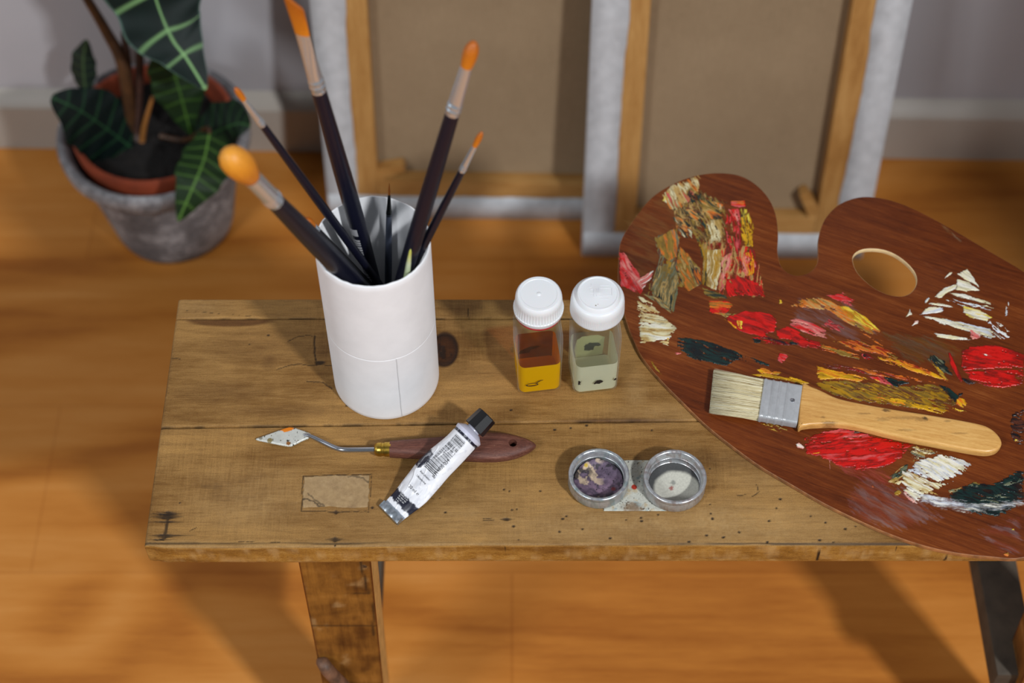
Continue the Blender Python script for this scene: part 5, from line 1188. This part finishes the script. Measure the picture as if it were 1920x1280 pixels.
# ------------------------------------------------------------------ double dipper
dp = thing('double_dipper', tuple(at(1195, 910)), 'twin metal palette cups joined by a paint-spotted plate, on the bench', 'palette cup')
def dcol(x, y, seed, base): 
    C = np.tile(lin(base), (len(x), 1)); C = paintc(C, sst(.74, .86, vnoise(x * 1100, y * 1100, seed)) * sst(.4, .55, fbm(x * 200, y * 200, seed)), (50, 40, 34)); C = paintc(C, .7 * sst(.55, .75, fbm(x * 260, y * 260, seed + 3)), (190, 168, 128)); C = paintc(C, .7 * sst(.62, .75, fbm(x * 180, y * 180, seed + 7)), (150, 170, 172)); return C
zp = HB + .0008
PL = [at(1130, 862, zp), at(1262, 862, zp), at(1258, 957, zp), at(1132, 956, zp)]
lo = np.min(PL, 0); hi = np.max(PL, 0); xs = np.arange(lo[0], hi[0], .0004); ys = np.arange(lo[1], hi[1], .0004); X, Y = np.meshgrid(xs, ys, indexing='ij'); x, y = X.ravel(), Y.ravel()
C = dcol(x, y, 5, (196, 196, 184)); p_ = at(1189, 913.5, zp); C = paintc(C, 1 - sst(.0018, .0022, np.hypot(x - p_[0], y - p_[1]) + (fbm(x * 800, y * 800, 2) - .5) * .0006), (176, 44, 20))
p_ = at(1186, 952, zp); C = paintc(C, .8 * (1 - sst(.002, .006, np.hypot((x - p_[0]) * .6, y - p_[1]) + (fbm(x * 700, y * 700, 12) - .5) * .004)), (120, 88, 50))
quads_mask('plate', xs, ys, np.ones(len(x), bool), x, y, zp + .0003 + .0003 * fbm(x * 600, y * 600, 3), HB + .0002, m_dirty, dp, C)
def cupm(rim_px, rout, hgt, name, fill, seed, tint):
    zr = HB + hgt; r3 = at(*rim_px, zr); cx_, cy_ = r3[0], r3[1]
    prof = [(.0012, rout * .90), (.0016, rout * .97), (.004, rout * 1.01), (hgt - .005, rout * .985), (hgt - .0035, rout * .97), (hgt - .0028, rout * 1.0), (hgt - .0012, rout * 1.01), (hgt - .0002, rout * .985), (hgt, rout * .94), (hgt - .0006, rout * .885), (hgt - .003, rout * .86), (hgt - .0062, rout * .86), (hgt - .0066, rout * .835), (hgt - .0072, rout * .86), (.0032, rout * .85), (.0026, rout * .80), (.0026, 0)]
    n = 120; a = np.linspace(0, 2 * np.pi, n, endpoint=False); V = []; C = []
    for z, r in prof:
        rr = r * (1 + .006 * (fbm(np.cos(a) * 4 + 11, np.sin(a) * 4 + z * 300, seed) - .5)); V.append(np.stack([cx_ + rr * np.cos(a), cy_ + rr * np.sin(a), np.full(n, HB + z) + (fbm(np.cos(a) * 6 + 3, np.sin(a) * 6, seed) - .5) * .0006 * (z > hgt - .002)], 1))
        q = lin((196, 198, 200)) * (.75 + .5 * fbm(a * 6, a * 0 + z * 900, seed + 2))[:, None]; q = paintc(q, .40 * sst(.55, .72, fbm(np.cos(a) * 7 + 30, np.sin(a) * 7 + z * 260, seed + 4)), tint[0]); q = paintc(q, .45 * sst(.60, .72, fbm(np.cos(a) * 10 + 50, np.sin(a) * 10 + z * 400, seed + 6)), tint[1])
        if r < rout * .5: q = lin(fill) * np.ones((n, 1))
        C.append(q)
    F = grid_faces(len(prof), n, False, True)[:, ::-1]
    o = mk('cup', np.concatenate(V), F, m_pewter, dp, True, np.concatenate(C), label=name); sharp(o, 60)
    return o, (cx_, cy_)
o1, k1 = cupm((1123, 888), .0214, .0150, 'left cup crusted with purple paint', (120, 96, 120), 5, ((110, 160, 158), (120, 124, 150)))
o2, k2 = cupm((1266, 892), .0222, .0150, 'right cup, nearly empty', (190, 186, 170), 15, ((128, 84, 70), (150, 116, 100)))
def disc(name, cxy, r, z, fn, parent, mat):
    xs = np.arange(-r, r, .0004); X, Y = np.meshgrid(xs, xs, indexing='ij'); x, y = X.ravel(), Y.ravel(); ok = np.hypot(x, y) < r - .0003
    C, dz = fn(x, y); quads_mask(name, xs, xs, ok, x + cxy[0], y + cxy[1], z + dz, z - .0003, mat, parent, C)
def purple(x, y):
    wx = x + (fbm(x * 120, y * 120, 3) - .5) * .006; wy = y + (fbm(x * 120, y * 120, 9) - .5) * .006; sw = fbm(np.hypot(wx, wy) * 420, np.arctan2(wy, wx) * 1.4, 12)
    C = lin((62, 52, 68)) * (1 - sw[:, None]) + lin((118, 98, 120)) * sw[:, None]
    C = paintc(C, sst(.1, .9, (-wy / .016) * .5 + .4) * .55 * sst(.3, .6, sw), (150, 118, 138))
    C = paintc(C, .9 * sst(.52, .62, fbm(x * 170, y * 170, 22)) * sst(-.2, .4, -x / .018 + .2), (206, 182, 152))
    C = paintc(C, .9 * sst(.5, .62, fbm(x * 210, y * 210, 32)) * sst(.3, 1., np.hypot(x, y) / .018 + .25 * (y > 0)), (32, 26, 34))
    C = paintc(C, sst(.84, .9, vnoise(x * 900, y * 900, 7)), (30, 24, 30)); C = paintc(C, 1 - sst(.0011, .0016, np.hypot(x + .0085, y - .0125)), (196, 164, 50)); C = paintc(C, .9 * (1 - sst(.001, .0022, np.hypot(x - .0105, y + .006))), (120, 40, 44))
    return C, .0014 * fbm(x * 250, y * 250, 5) + .004 * sst(.010, .018, np.hypot(x, y)) * fbm(x * 100 + 5, y * 100, 6)
disc('dried_paint', k1, .0182, HB + .0034, purple, o1, m_dirty)
def pale(x, y):
    C = np.tile(lin((206, 204, 190)), (len(x), 1)) * (.94 + .12 * fbm(x * 200, y * 200, 2))[:, None]
    C = paintc(C, .92 * sst(.0120, .0150, np.hypot(x - .002, y + .0042) + (fbm(x * 120, y * 120, 4) - .5) * .003 - .0022), (44, 46, 52))  # dark crescent painted in for the inner wall's dark reflection
    C = paintc(C, .8 * (1 - sst(.0008, .0022, np.hypot(x + .002, y + .003) + (fbm(x * 900, y * 900, 8) - .5) * .002)), (150, 44, 36)); C = paintc(C, .6 * (1 - sst(.0008, .003, np.hypot(x + .0005, y - .001) + (fbm(x * 700, y * 700, 18) - .5) * .003)), (90, 96, 92)); return C, 0 * x
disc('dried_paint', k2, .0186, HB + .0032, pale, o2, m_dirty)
